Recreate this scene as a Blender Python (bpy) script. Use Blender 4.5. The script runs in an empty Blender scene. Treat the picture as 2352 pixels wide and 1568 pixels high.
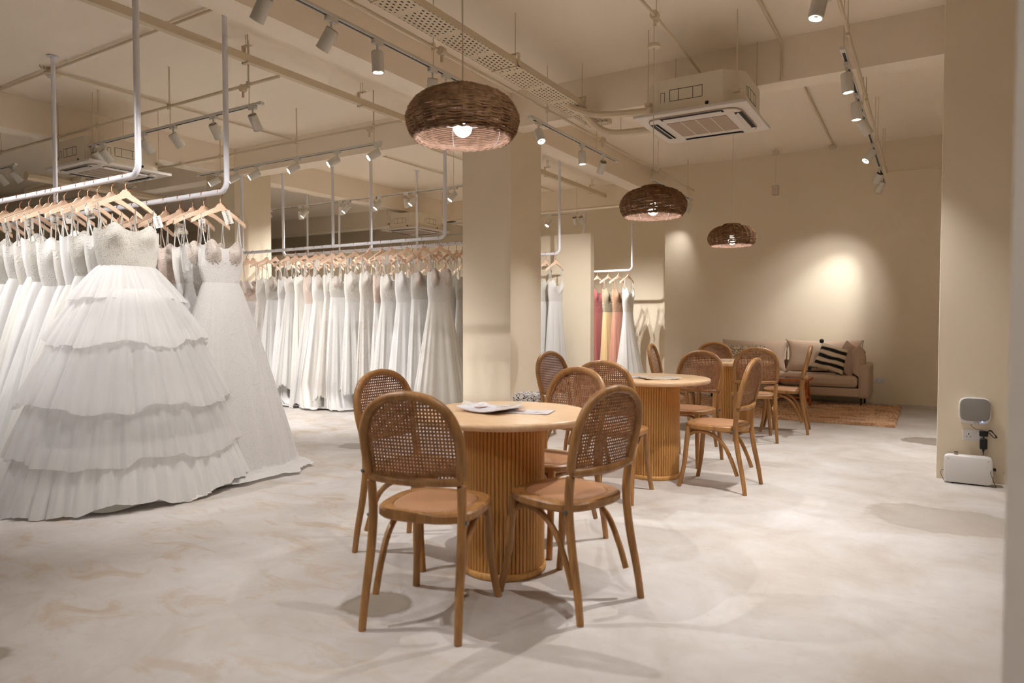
import bpy, bmesh, math, random
import numpy as np
from mathutils import Vector, Matrix, Quaternion

# ---------------------------------------------------------------- camera, world, exposure
SC = bpy.context.scene
COL = SC.collection
PI = math.pi
R = math.radians
cam_d = bpy.data.cameras.new('camera')
cam = bpy.data.objects.new('camera', cam_d)
COL.objects.link(cam)
cam_d.sensor_width = 36.0
cam_d.lens = 24.0
cam.location = (0, 0, 1.2)
cam.rotation_euler = (R(90 - 1.8), 0, R(31.34))
cam_d.clip_start = 0.05
cam_d.clip_end = 100
cam_d.dof.use_dof = True
cam_d.dof.focus_distance = 5.6
cam_d.dof.aperture_fstop = 2.2
SC.camera = cam

world = bpy.data.worlds.new('world')
SC.world = world
world.use_nodes = True
world.node_tree.nodes['Background'].inputs[0].default_value = (1.0, 0.93, 0.85, 1)
world.node_tree.nodes['Background'].inputs[1].default_value = 0.05

SC.view_settings.view_transform = 'Standard'
SC.view_settings.look = 'None'
SC.view_settings.exposure = 0.22
SC.view_settings.gamma = 1.0
SC.view_settings.use_curve_mapping = False
SC.cycles.max_bounces = 5
SC.cycles.diffuse_bounces = 5
SC.cycles.adaptive_threshold = .15
SC.cycles.adaptive_min_samples = 14
SC.cycles.glossy_bounces = 2
SC.cycles.transmission_bounces = 4
SC.cycles.transparent_max_bounces = 12
SC.cycles.sample_clamp_indirect = 6.0
SC.cycles.caustics_reflective = False
SC.cycles.caustics_refractive = False

SPOT_COL = (1.0, 0.98, 0.965)
SPOT_W = 112.0

# ---------------------------------------------------------------- helpers
class MB:
    """collects shapes into one mesh"""
    def __init__(s):
        s.v = []; s.f = []
    def add(s, vs, fs):
        o = len(s.v)
        s.v.extend([tuple(map(float, p)) for p in vs])
        s.f.extend([tuple(i + o for i in f) for f in fs])
        return s
    def box(s, x0, x1, y0, y1, z0, z1):
        return s.add([(x0,y0,z0),(x1,y0,z0),(x1,y1,z0),(x0,y1,z0),(x0,y0,z1),(x1,y0,z1),(x1,y1,z1),(x0,y1,z1)],
              [(3,2,1,0),(4,5,6,7),(0,1,5,4),(1,2,6,5),(2,3,7,6),(3,0,4,7)])
    def tube(s, pts, r, n=8, caps=True, closed=False, sq=None):
        P = [Vector(p) for p in pts]
        m = len(P)
        rr = r if isinstance(r, (list, tuple)) else [r] * m
        T = []
        for i in range(m):
            if closed:
                t = P[(i+1) % m] - P[i-1]
            else:
                t = P[min(i+1, m-1)] - P[max(i-1, 0)]
            T.append(t.normalized() if t.length > 1e-9 else Vector((0,0,1)))
        a = Vector((0,0,1)) if abs(T[0].z) < .9 else Vector((1,0,0))
        nrm = (a - T[0]*a.dot(T[0])).normalized()
        vs = []
        for i in range(m):
            nrm = (nrm - T[i]*nrm.dot(T[i]))
            nrm = nrm.normalized() if nrm.length > 1e-6 else T[i].orthogonal().normalized()
            b = T[i].cross(nrm)
            for k in range(n):
                an = 2*PI*(k+.5)/n
                ca, sa = math.cos(an), math.sin(an)
                q = P[i] + (nrm*ca + b*sa*(sq or 1))*rr[i]
                vs.append(q)
        fs = []
        mm = m if closed else m-1
        for i in range(mm):
            j = (i+1) % m
            for k in range(n):
                l = (k+1) % n
                fs.append((i*n+k, i*n+l, j*n+l, j*n+k))
        if caps and not closed:
            fs.append(tuple(range(n))[::-1]); fs.append(tuple((m-1)*n+k for k in range(n)))
        return s.add(vs, fs)
    def lathe(s, prof, n=32, c=(0,0,0), close=False):
        vs = []; fs = []
        for r, z in prof:
            for k in range(n):
                a = 2*PI*k/n
                vs.append((c[0]+r*math.cos(a), c[1]+r*math.sin(a), c[2]+z))
        m = len(prof)
        for i in range(m if close else m-1):
            j = (i+1) % m
            for k in range(n):
                l = (k+1) % n
                fs.append((i*n+k, i*n+l, j*n+l, j*n+k))
        return s.add(vs, fs)
    def disc(s, r, z, n=32, c=(0,0), up=True):
        vs = [(c[0]+r*math.cos(2*PI*k/n), c[1]+r*math.sin(2*PI*k/n), z) for k in range(n)]
        return s.add(vs, [tuple(range(n)) if up else tuple(range(n))[::-1]])
    def cyl(s, p, q, r, n=12):
        return s.tube([p, q], r, n)
    def prism(s, out, a0, a1, axis='z'):
        n = len(out)
        def m(u, v, w):
            return (u, v, w) if axis == 'z' else ((w, u, v) if axis == 'x' else (u, w, v))
        vs = [m(u, v, a0) for u, v in out] + [m(u, v, a1) for u, v in out]
        fs = [tuple(range(n))[::-1], tuple(range(n, 2*n))]
        for k in range(n):
            l = (k+1) % n
            fs.append((k, l, n+l, n+k))
        return s.add(vs, fs)
    def mesh(s, name, mat, smooth=True, angle=40, fix=True):
        me = bpy.data.meshes.new(name)
        me.from_pydata(s.v, [], s.f)
        if fix:
            bm = bmesh.new(); bm.from_mesh(me)
            bmesh.ops.recalc_face_normals(bm, faces=bm.faces)
            bm.to_mesh(me); bm.free()
        me.update()
        if smooth:
            me.polygons.foreach_set('use_smooth', [True]*len(me.polygons))
            me.set_sharp_from_angle(angle=R(angle))
        if mat: me.materials.append(mat)
        return me
    def build(s, name, mat, parent=None, loc=(0,0,0), rot=(0,0,0), bevel=0, smooth=True, angle=40, fix=True):
        o = ob(name, s.mesh(name, mat, smooth, angle, fix), parent, loc, rot)
        if bevel:
            b = o.modifiers.new('bevel', 'BEVEL'); b.width = bevel; b.segments = 2; b.limit_method = 'ANGLE'
        return o

def ob(name, me, parent=None, loc=(0,0,0), rot=(0,0,0)):
    o = bpy.data.objects.new(name, me)
    COL.objects.link(o)
    o.location = loc
    if isinstance(rot, Quaternion):
        o.rotation_mode = 'QUATERNION'; o.rotation_quaternion = rot
    else:
        o.rotation_euler = rot
    if parent: o.parent = parent
    return o

def tag(o, label, cat, group=None):
    o['label'] = label; o['category'] = cat
    if group: o['group'] = group
    return o

def thing(name, label, cat, loc=(0,0,0), rz=0, group=None):
    o = bpy.data.objects.new(name, None)
    COL.objects.link(o)
    o.empty_display_size = .1
    o.location = loc; o.rotation_euler = (0,0,rz)
    return tag(o, label, cat, group)

def struct(o, label=None):
    o['kind'] = 'structure'
    if label: o['label'] = label
    return o

def dup(root, loc, rz, label, group=None):
    r = root.copy(); COL.objects.link(r)
    r.location = loc; r.rotation_euler = (0,0,rz); r['label'] = label
    if group: r['group'] = group
    for ch in list(root.children):
        c = ch.copy(); COL.objects.link(c); c.parent = r
        for g in list(ch.children):
            d = g.copy(); COL.objects.link(d); d.parent = c
    return r

def smooth_path(pts, k=6, closed=False):
    P = [Vector(p) for p in pts]; n = len(P); out = []
    for i in range(n if closed else n-1):
        if closed:
            p0,p1,p2,p3 = P[i-1],P[i],P[(i+1)%n],P[(i+2)%n]
        else:
            p0,p1,p2,p3 = P[max(i-1,0)],P[i],P[i+1],P[min(i+2,n-1)]
        for j in range(k):
            t = j/k
            out.append(.5*((2*p1)+(p2-p0)*t+(2*p0-5*p1+4*p2-p3)*t*t+(3*p1-p0-3*p2+p3)*t**3))
    if not closed: out.append(P[-1])
    return out

def superell(a, b, n=48, e=4.0, cx=0, cy=0):
    o = []
    for k in range(n):
        t = 2*PI*k/n; c, s_ = math.cos(t), math.sin(t)
        o.append((cx+a*math.copysign(abs(c)**(2/e), c), cy+b*math.copysign(abs(s_)**(2/e), s_)))
    return o

ORD = ['first','second','third','fourth','fifth','sixth','seventh','eighth','ninth','tenth','eleventh','twelfth','thirteenth','fourteenth','fifteenth','sixteenth','seventeenth','eighteenth','nineteenth','twentieth','twenty-first','twenty-second','twenty-third','twenty-fourth']

# ---------------------------------------------------------------- materials
def lin(c):
    return tuple(((x/12.92) if x <= .04045 else ((x+.055)/1.055)**2.4) for x in c)
def rgb(r, g, b):
    return lin((r/255, g/255, b/255))

class NT:
    def __init__(s, name):
        s.m = bpy.data.materials.new(name); s.m.use_nodes = True
        s.t = s.m.node_tree; s.n = s.t.nodes; s.l = s.t.links
        s.b = s.n['Principled BSDF']
        s.out = s.n['Material Output']
    def new(s, ty, **kw):
        n = s.n.new(ty)
        for k, v in kw.items():
            if k in n.inputs: n.inputs[k].default_value = v
            else: setattr(n, k, v)
        return n
    def link(s, a, b): s.l.new(a, b)
    def coord(s, scale=(1,1,1), rot=(0,0,0), loc=(0,0,0), kind='Object'):
        c = s.new('ShaderNodeTexCoord'); mp = s.new('ShaderNodeMapping')
        mp.inputs['Scale'].default_value = scale; mp.inputs['Rotation'].default_value = rot; mp.inputs['Location'].default_value = loc
        s.link(c.outputs[kind], mp.inputs['Vector'])
        return mp.outputs[0]
    def noise(s, vec, scale, detail=3, rough=.55, dist=0):
        n = s.new('ShaderNodeTexNoise')
        n.inputs['Scale'].default_value = scale; n.inputs['Detail'].default_value = detail
        n.inputs['Roughness'].default_value = rough; n.inputs['Distortion'].default_value = dist
        if vec is not None: s.link(vec, n.inputs['Vector'])
        return n.outputs['Fac']
    def ramp(s, fac, stops):
        r = s.new('ShaderNodeValToRGB')
        e = r.color_ramp.elements
        while len(e) < len(stops): e.new(.5)
        for i, (p, c) in enumerate(stops):
            e[i].position = p; e[i].color = (c[0], c[1], c[2], 1) if isinstance(c, (tuple, list)) else (c, c, c, 1)
        s.link(fac, r.inputs[0])
        return r.outputs[0]
    def mix(s, fac, a, b, mode='MIX'):
        m = s.new('ShaderNodeMix', data_type='RGBA', blend_type=mode)
        ia = [i for i in m.inputs if i.type == 'RGBA']; f = m.inputs[0]
        for inp, v in ((f, fac), (ia[0], a), (ia[1], b)):
            if isinstance(v, (int, float)): inp.default_value = v
            elif isinstance(v, (tuple, list)): inp.default_value = (v[0], v[1], v[2], 1)
            else: s.link(v, inp)
        return [o for o in m.outputs if o.type == 'RGBA'][0]
    def math(s, op, a, b=0.0):
        m = s.new('ShaderNodeMath', operation=op)
        for i, v in enumerate((a, b)):
            if isinstance(v, (int, float)): m.inputs[i].default_value = v
            else: s.link(v, m.inputs[i])
        return m.outputs[0]
    def col(s, v):
        if isinstance(v, (tuple, list)): s.b.inputs['Base Color'].default_value = (v[0], v[1], v[2], 1)
        else: s.link(v, s.b.inputs['Base Color'])
    def set(s, **kw):
        for k, v in kw.items():
            s.b.inputs[k.replace('_', ' ')].default_value = v
    def bump(s, h, strength=.2, dist=.01):
        b = s.new('ShaderNodeBump'); b.inputs['Strength'].default_value = strength; b.inputs['Distance'].default_value = dist
        s.link(h, b.inputs['Height']); s.link(b.outputs[0], s.b.inputs['Normal'])

def plain(name, c, rough=.5, var=.06, scale=6, metal=0, bump=0, bscale=80, spec=None):
    t = NT(name)
    v = t.coord()
    n = t.noise(v, scale, 1)
    t.col(t.mix(n, tuple(x*(1-var) for x in c), tuple(min(1, x*(1+var)) for x in c)))
    t.set(Roughness=rough, Metallic=metal)
    if spec is not None: t.b.inputs['Specular IOR Level'].default_value = spec
    if bump: t.bump(t.noise(v, bscale, 2), bump, .002)
    return t.m

def wood(name, c1, c2, scale=(18, 18, 1.5), rough=.45, rot=(0,0,0)):
    t = NT(name)
    v = t.coord(scale, rot)
    n1 = t.noise(v, 1.6, 4, .6, .6); n2 = t.noise(v, 7, 2)
    f = t.math('ADD', t.math('MULTIPLY', n1, .75), t.math('MULTIPLY', n2, .25))
    t.col(t.ramp(f, [(.3, c1), (.7, c2)]))
    t.set(Roughness=rough)
    t.bump(n2, .08, .002)
    return t.m

M = {}
M['wall'] = plain('wall_paint', rgb(236, 223, 200), .8, .02, 1.2, spec=.25)
M['ceil'] = plain('ceiling_paint', rgb(250, 238, 220), .85, .025, .8, spec=.2)
M['pale_wall'] = plain('pale_wall_paint', rgb(224, 219, 212), .7, .02, 1.2, spec=.3)
M['conduit'] = plain('painted_conduit', rgb(222, 206, 178), .55, .03, 5)
M['white_metal'] = plain('white_powder_coat', rgb(236, 236, 243), .32, .02, 4)
M['fixture'] = plain('spotlight_white', rgb(222, 218, 208), .45, .02, 4)
M['fix_cap'] = plain('spotlight_cap', rgb(190, 172, 148), .5, .03, 4)
M['black'] = plain('black_plastic', (.006, .006, .007), .4, .1, 5)
M['dark'] = plain('dark_slot', (.02, .018, .016), .6, .1, 5)
M['wire'] = plain('hook_wire', rgb(170, 120, 96), .35, .1, 30, metal=.7)
M['steel'] = plain('bolt_steel', rgb(120, 118, 114), .4, .05, 20, metal=.8)
M['chair'] = wood('chair_wood', rgb(130, 89, 48), rgb(184, 134, 78), (16, 16, 1.6), .42)
M['table'] = wood('oak_table', rgb(216, 176, 132), rgb(236, 204, 166), (2.5, 26, 2.5), .35)
M['table_side'] = wood('oak_slat', rgb(186, 132, 68), rgb(222, 170, 100), (22, 22, 1.2), .45)
M['hanger'] = wood('hanger_wood', rgb(238, 198, 166), rgb(247, 218, 192), (20, 3, 20), .5)
M['coffee'] = wood('teak', rgb(164, 84, 34), rgb(204, 118, 56), (8, 8, 8), .4)
M['tag'] = plain('tag_paper', rgb(238, 232, 222), .8, .03, 10)
M['ink'] = plain('ink', (.03, .015, .012), .7, .1, 10)
M['twine'] = plain('twine', rgb(150, 84, 44), .8, .1, 60)

def emit(name, c, s):
    t = NT(name); t.col((.8, .8, .8))
    t.b.inputs['Emission Color'].default_value = (*c, 1); t.b.inputs['Emission Strength'].default_value = s
    return t.m
M['lens'] = emit('lit_lens', (1, .97, .95), 14)
M['lens_off'] = plain('dull_lens', rgb(196, 190, 182), .3)
M['bulb'] = emit('bulb_glow', (1, .95, .90), 11)
M['blue_led'] = emit('blue_led', (.1, .25, 1), 6)
for _k in ('lens', 'bulb', 'blue_led'): M[_k].cycles.emission_sampling = 'NONE'   # their light comes from the lamp objects inside them

def cane_mat():
    t = NT('cane'); v = t.coord()
    n = t.noise(v, 40, 3)
    t.col(t.ramp(n, [(.3, rgb(134, 90, 56)), (.7, rgb(178, 128, 88))])); t.set(Roughness=.6); return t.m
M['cane'] = cane_mat()
def pad_mat():
    t = NT('woven_seat'); v = t.coord()
    w1 = t.new('ShaderNodeTexWave'); w1.inputs['Scale'].default_value = 38; w1.inputs['Distortion'].default_value = .6
    w2 = t.new('ShaderNodeTexWave', bands_direction='Y'); w2.inputs['Scale'].default_value = 38
    t.link(v, w1.inputs[0]); t.link(v, w2.inputs[0])
    h = t.math('MULTIPLY', w1.outputs['Fac'], w2.outputs['Fac'])
    n = t.noise(v, 14, 3)
    c = t.mix(h, rgb(166, 118, 80), rgb(212, 164, 122))
    t.col(t.mix(t.math('MULTIPLY', n, .4), c, rgb(170, 122, 84))); t.set(Roughness=.65); t.bump(h, .4, .002); return t.m
M['pad'] = pad_mat()
def rattan_mat(name, a, b):
    t = NT(name); v = t.coord()
    n = t.noise(v, 22, 3, .6)
    t.col(t.ramp(n, [(.3, a), (.7, b)])); t.set(Roughness=.9); t.b.inputs['Specular IOR Level'].default_value = .1
    t.bump(t.noise(v, 140, 2), .3, .002)
    return t.m
M['rattan'] = rattan_mat('dark_rattan', rgb(112, 82, 56), rgb(158, 122, 88))
M['rattan_in'] = rattan_mat('rattan_lining', rgb(150, 120, 104), rgb(188, 158, 140))

def fabric(name, c, lace=0.0, shine=.0, transl=.28, c2=None, scale=70, thin=0.0):
    """tulle / satin / lace cloth; relief grows with lace"""
    t = NT(name)
    v = t.coord()
    n = t.noise(v, 3.0, 2)
    base = t.mix(n, tuple(x*.95 for x in c), tuple(min(1, x*1.02) for x in c))
    if lace:
        vo = t.new('ShaderNodeTexVoronoi'); vo.inputs['Scale'].default_value = scale; t.link(v, vo.inputs['Vector'])
        d = vo.outputs['Distance']
        msk = t.ramp(t.noise(v, scale*.22, 3, .6, 1.2), [(.42, 0.0), (.56, 1.0)])
        h = t.math('MULTIPLY', t.ramp(d, [(.0, 1.0), (.55, 0.0)]), msk)
        base = t.mix(t.math('MULTIPLY', t.math('SUBTRACT', 1.0, h), lace*.6), base, c2 or (c[0]*.76, c[1]*.72, c[2]*.67))
        t.bump(h, min(1, lace*.9), .007)
    else:
        vv = t.coord((60, 60, 1.2))
        t.bump(t.noise(vv, 1.0, 2), .25, .01)
    t.col(base)
    t.set(Roughness=.75 - .4*shine)
    t.b.inputs['Sheen Weight'].default_value = .25
    t.b.inputs['Specular IOR Level'].default_value = .2 + .3*shine
    tr = t.new('ShaderNodeBsdfTranslucent'); t.link(base, tr.inputs['Color'])
    mx = t.new('ShaderNodeMixShader'); mx.inputs[0].default_value = transl
    t.link(t.b.outputs[0], mx.inputs[1]); t.link(tr.outputs[0], mx.inputs[2])
    last = mx.outputs[0]
    if thin:
        tp = t.new('ShaderNodeBsdfTransparent'); m2 = t.new('ShaderNodeMixShader'); m2.inputs[0].default_value = thin
        t.link(last, m2.inputs[1]); t.link(tp.outputs[0], m2.inputs[2]); last = m2.outputs[0]
    t.link(last, t.out.inputs['Surface'])
    return t.m
WH = rgb(240, 238, 236)
M['tulle'] = fabric('white_tulle', WH)
M['tulle_thin'] = fabric('sheer_tulle', WH, thin=.34, transl=.4)
M['ivory'] = fabric('ivory_tulle', rgb(240, 236, 230))
M['lace'] = fabric('white_lace', WH, lace=.55, scale=90)
M['lace_big'] = fabric('appliqued_lace', rgb(240, 237, 232), lace=.8, scale=48)
M['lace_blush'] = fabric('blush_lace', rgb(236, 224, 214), lace=.7, c2=rgb(206, 176, 158), scale=60)
M['satin'] = fabric('ivory_satin', rgb(240, 236, 228), shine=.5)
M['beaded'] = fabric('beaded_lace', rgb(236, 234, 228), lace=.9, c2=rgb(190, 182, 168), scale=120, shine=.4)
M['cup'] = fabric('beaded_cup', rgb(230, 221, 212), lace=1.0, c2=rgb(204, 188, 175), scale=110, shine=.4)
M['dusky'] = fabric('dusky_rose_satin', rgb(164, 92, 86), lace=.0, shine=.6, transl=.12)
M['wine'] = fabric('wine_satin', rgb(112, 40, 44), shine=.5, transl=.1)
M['gold'] = fabric('yellow_chiffon', rgb(230, 200, 148), shine=.1, transl=.2)
M['peach'] = fabric('peach_satin', rgb(206, 148, 126), shine=.4, transl=.15)
M['rose_lace'] = fabric('rose_lace', rgb(196, 120, 112), lace=1.0, c2=rgb(120, 48, 52), scale=40, transl=.1)
M['flower'] = fabric('floral_lace', rgb(226, 206, 170), lace=1.0, c2=rgb(70, 70, 60), scale=26, transl=.1)
M['tan_lace'] = fabric('tan_lace', rgb(214, 176, 146), lace=1.0, c2=rgb(132, 92, 66), scale=34, transl=.1)
M['sofa'] = plain('sofa_linen', rgb(196, 172, 150), .9, .05, 12, bump=.25, bscale=260, spec=.1)
M['sofa_dark'] = plain('sofa_piping', rgb(96, 80, 68), .9)

def floor_mat():
    t = NT('screed_floor')
    v = t.coord()
    big = t.noise(v, .55, 4, .6, .4); mid = t.noise(v, 2.2, 5, .62, .5); fine = t.noise(v, 14, 4, .6)
    c = t.ramp(mid, [(.34, rgb(183, 175, 168)), (.5, rgb(194, 188, 183)), (.68, rgb(204, 200, 197))])
    # warm worn smudges, strongest on the gown side of the room
    sm = t.ramp(t.noise(t.coord((1.0, 2.2, 1), (0,0,.5)), 2.6, 5, .68, .8), [(.53, 0.0), (.66, 1.0)])
    sx = t.new('ShaderNodeSeparateXYZ'); tc = t.new('ShaderNodeTexCoord'); t.link(tc.outputs['Object'], sx.inputs[0])
    side = t.ramp(t.math('ADD', t.math('MULTIPLY', sx.outputs[0], -.35), -.35), [(.0, .12), (.6, 1.0)])
    c = t.mix(t.math('MULTIPLY', t.math('MULTIPLY', sm, side), .6), c, rgb(172, 146, 114))
    c = t.mix(t.math('MULTIPLY', t.ramp(big, [(.4, 0.0), (.65, 1.0)]), .25), c, rgb(184, 170, 152))
    c = t.mix(t.math('MULTIPLY', t.ramp(fine, [(.58, 0.0), (.72, 1.0)]), .18), c, rgb(162, 138, 108))
    # bare cement patches with their own outline
    nz = t.noise(v, 3.5, 4, .6)
    for (x, y, rx, ry, rot, k, colr) in PATCHES:
        mp = t.coord((1/rx, 1/ry, 0), (0,0,0), (0,0,0))
        sub = t.new('ShaderNodeVectorMath', operation='SUBTRACT'); t.link(tc.outputs['Object'], sub.inputs[0]); sub.inputs[1].default_value = (x, y, 0)
        rt = t.new('ShaderNodeVectorRotate', rotation_type='Z_AXIS'); t.link(sub.outputs[0], rt.inputs['Vector']); rt.inputs['Angle'].default_value = -rot
        sc = t.new('ShaderNodeVectorMath', operation='MULTIPLY'); t.link(rt.outputs[0], sc.inputs[0]); sc.inputs[1].default_value = (1/rx, 1/ry, 0)
        ln = t.new('ShaderNodeVectorMath', operation='LENGTH'); t.link(sc.outputs[0], ln.inputs[0])
        dd = t.math('ADD', ln.outputs['Value'], t.math('MULTIPLY', t.math('SUBTRACT', nz, .5), 1.1))
        msk = t.ramp(dd, [(.86, 1.0), (.97, 0.0)])
        edge = t.ramp(dd, [(.74, 0.0), (.86, 1.0)])
        inner = t.mix(t.math('MULTIPLY', edge, .5), colr, tuple(q*.7 for q in colr))
        c = t.mix(t.math('MULTIPLY', msk, k), c, inner)
    t.col(c)
    t.set(Roughness=.55)
    t.b.inputs['Specular IOR Level'].default_value = .3
    rg = t.ramp(mid, [(.3, .62), (.7, .48)]); t.link(rg, t.b.inputs['Roughness'])
    t.bump(t.math('ADD', t.math('MULTIPLY', fine, .4), mid), .08, .006)
    return t.m
GC = rgb(150, 138, 124)
PATCHES = [(-1.96, 2.14, .17, .15, .3, .85, GC), (.08, 4.8, .44, .34, .1, .5, rgb(160, 148, 132)), (-4.6, 4.8, .28, .18, .6, .7, rgb(148, 140, 128)),
           (.05, 7.9, .28, .26, 0, .8, rgb(134, 120, 104)), (-2.95, 1.02, .22, .1, .5, .8, rgb(150, 138, 122))]
M['floor'] = floor_mat()

# ---------------------------------------------------------------- room shell
CZ = 3.75
BZ = 3.36
def sbox(name, mat, label, *bb):
    m = MB()
    for b in (bb if isinstance(bb[0], (tuple, list)) else [bb]): m.box(*b)
    return struct(m.build(name, mat, smooth=False), label)
sbox('floor', M['floor'], 'pale worn screed floor', -20, 2.2, -5, 14.4, -.1, 0)
sbox('ceiling', M['ceil'], 'cream painted concrete ceiling', -20, 2.2, -5, 14.4, CZ, CZ+.1)
sbox('wall_back', M['wall'], 'cream wall behind the sofa', (-3.79, 2.0, 11.16, 11.4, 0, CZ), (-4.04, -3.79, 11.16, 11.4, BZ, CZ))
sbox('wall_far', M['wall'], 'far wall behind the coloured dresses', -19.9, -3.0, 14.2, 14.4, 0, CZ)
sbox('wall_return', M['wall'], 'short return wall', -3.79, -3.6, 11.4, 14.2, 0, CZ)
sbox('wall_right', M['wall'], 'cream wall with the speaker', .075, 2.0, 6.10, 6.34, 0, CZ)
sbox('wall_side', M['wall'], 'side wall out of frame', 2.0, 2.2, -5, 11.4, 0, CZ)
sbox('wall_left', M['wall'], 'left wall out of frame', -20.1, -19.9, -5, 14.4, 0, CZ)
sbox('wall_front', M['wall'], 'wall behind the camera', -20, 2.2, -5.2, -5, 0, CZ)
sbox('wall_entrance', M['pale_wall'], 'pale wall end close to the camera', .104, .5, .3, 1.25, 0, CZ)
sbox('wall_partition', M['wall'], 'cream partition wall behind the gown rails', -13.5, -4.41, 9.55, 9.68, 0, 2.53)
sbox('column', M['wall'], 'square cream column beside the tables', -4.70, -4.04, 6.60, 7.31, 0, CZ)
sbox('column', M['wall'], 'square cream column left of the partition', -9.53, -8.87, 6.60, 7.26, 0, CZ)
sbox('beam', M['ceil'], 'ceiling beam running past the near column', -4.30, -4.041, -4.9, 14.1, BZ, CZ+.02)
sbox('beam', M['ceil'], 'ceiling beam running past the far column', -9.15, -8.871, -4.9, 14.1, BZ, CZ+.02)
sbox('beam', M['ceil'], 'ceiling cross beam in line with the columns', -19.8, 1.95, 6.62, 6.88, BZ, CZ+.02)
sbox('beam', M['ceil'], 'far ceiling cross beam', -19.8, -3.85, 12.0, 12.3, BZ, CZ+.02)

# ---------------------------------------------------------------- cane chairs
def rot_of(fx, fy): return math.atan2(-fx, fy)

HOOP = [(.2,-.25,0),(.196,-.232,.12),(.19,-.195,.30),(.188,-.178,.46),(.192,-.192,.60),(.201,-.214,.70),(.192,-.236,.79),(.152,-.252,.865),(.082,-.26,.907),(0,-.263,.92)]
def chair_proto():
    c = thing('cane_chair', 'x', 'chair')
    right = smooth_path(HOOP, 5)
    arch = [(p.x, p.y, p.z) for p in right]
    # the two rear legs (floor to cane rail) and the bent back hoop above them
    for s in (-1, 1):
        lo = [(s*x, y, z) for x, y, z in arch if z <= .60]
        m = MB(); m.tube(lo, [.015 + .003*min(1, z/.3) for _, _, z in lo], 10); m.build('leg', M['chair'], c)
    up = [(x, y, z) for x, y, z in arch if z >= .585]
    hoop = up + [(-x, y, z) for x, y, z in up[::-1][1:]]
    hp = MB(); hp.tube(hoop, .0185, 10); hp.build('back_hoop', M['chair'], c)
    for s in (-1, 1):
        m = MB(); m.tube(smooth_path([(s*.165,.165,.435),(s*.17,.178,.30),(s*.178,.192,.15),(s*.196,.222,0)], 4), [.019]*4+[.018]*4+[.016]*5, 10)
        m.build('leg', M['chair'], c)
        m = MB(); m.tube(smooth_path([(s*.155,.165,.375),(s*.162,.10,.405),(s*.168,.0,.395),(s*.172,-.09,.33),(s*.174,-.15,.22),(s*.175,-.188,.12)], 5), .0135, 8)
        m.build('brace', M['chair'], c)
        m = MB(); m.cyl((s*.192,-.178,.435), (s*.212,-.178,.435), .009, 10); m.build('bolt', M['steel'], c)
    m = MB(); m.tube(smooth_path([(-.15,.17,.385),(-.1,.14,.405),(0,.125,.41),(.1,.14,.405),(.15,.17,.385)], 4), .011, 8); m.build('brace', M['chair'], c)
    m = MB(); m.tube(smooth_path([(-.193,-.194,.592),(-.1,-.214,.588),(0,-.22,.586),(.1,-.214,.588),(.193,-.194,.592)], 4), .0165, 10); m.build('back_rail', M['chair'], c)
    # seat ring
    n = 48
    o1 = superell(.212, .208, n, 3.0, 0, .005); o0 = superell(.204, .2, n, 3.0, 0, .005); i1 = superell(.165, .162, n, 2.8, 0, .005)
    vs = []
    for out, z in ((i1,.425),(o0,.422),(o1,.43),(o1,.452),(o0,.46),(i1,.458)): vs += [(x,y,z) for x, y in out]
    fs = []
    for a in range(6):
        b = (a+1) % 6
        for k in range(n): fs.append((a*n+k, a*n+(k+1)%n, b*n+(k+1)%n, b*n+k))
    MB().add(vs, fs).build('seat_frame', M['chair'], c)
    vs = []; rows = [(1.0,.452),(.97,.460),(.9,.466),(.7,.470),(.4,.471),(.0,.4715)]
    for s_, z in rows: vs += [(x*s_, .005+(y-.005)*s_, z) for x, y in i1]
    vs += [(x, y, .43) for x, y in i1]
    fs = []
    for a in range(5):
        for k in range(n): fs.append((a*n+k, a*n+(k+1)%n, (a+1)*n+(k+1)%n, (a+1)*n+k))
    fs.append(tuple(6*n+k for k in range(n))[::-1])
    for k in range(n): fs.append((6*n+k, 6*n+(k+1)%n, (k+1)%n, k))
    MB().add(vs, fs).build('seat_pad', M['pad'], c)
    # woven cane: real strands with open holes between them
    zs = [p[2] for p in up]; xs = [p[0] for p in up]; ys = [p[1] for p in up]
    def at(z): return np.interp(z, zs, xs), np.interp(z, zs, ys)
    m = MB(); pit = .0138; w = .0041
    zlist = np.arange(.600, .908, pit)
    def zmax(x):
        for i in range(len(up)-1, 0, -1):
            if up[i][0] <= abs(x) <= up[i-1][0] or up[i-1][0] <= abs(x) <= up[i][0]:
                if up[i][2] > .72:
                    t = (abs(x)-up[i][0])/(up[i-1][0]-up[i][0]+1e-9); return up[i][2]+(up[i-1][2]-up[i][2])*t
        return .70
    def bow(x, z): return .004*math.cos(x/.2*PI/2) - .018*math.cos(x/.2*PI/2)
    for z in zlist:
        hw, y = at(z)
        seg = 10; vs = []; fs = []
        for k in range(seg+1):
            x = -hw + 2*hw*k/seg
            yy = y + bow(x, z)
            for dz in (-w, w): vs.append((x, yy-.0012, z+dz))
        for k in range(seg): fs.append((2*k, 2*k+2, 2*k+3, 2*k+1))
        m.add(vs, fs)
    nx = int(.19/pit)
    for i in range(-nx, nx+1):
        x = i*pit; zt = zmax(x)
        vs = []; fs = []; seg = 10
        for k in range(seg+1):
            z = .592 + (zt-.592)*k/seg
            _, y = at(z); yy = y + bow(x, z)
            for dx in (-w, w): vs.append((x+dx, yy+.0012, z))
        for k in range(seg): fs.append((2*k, 2*k+2, 2*k+3, 2*k+1))
        m.add(vs, fs)
    p = m.build('cane_panel', M['cane'], c, smooth=False, fix=False); p['kind'] = 'stuff'
    # thicker centre strut behind the cane and the edge beading
    m = MB()
    for side in (1,):
        edge = [(x*.9, y+.004, .592+(z-.592)*.965) for x, y, z in up]
        m.tube(edge + [(-x, y, z) for x, y, z in edge[::-1][1:]], .006, 6)
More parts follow.
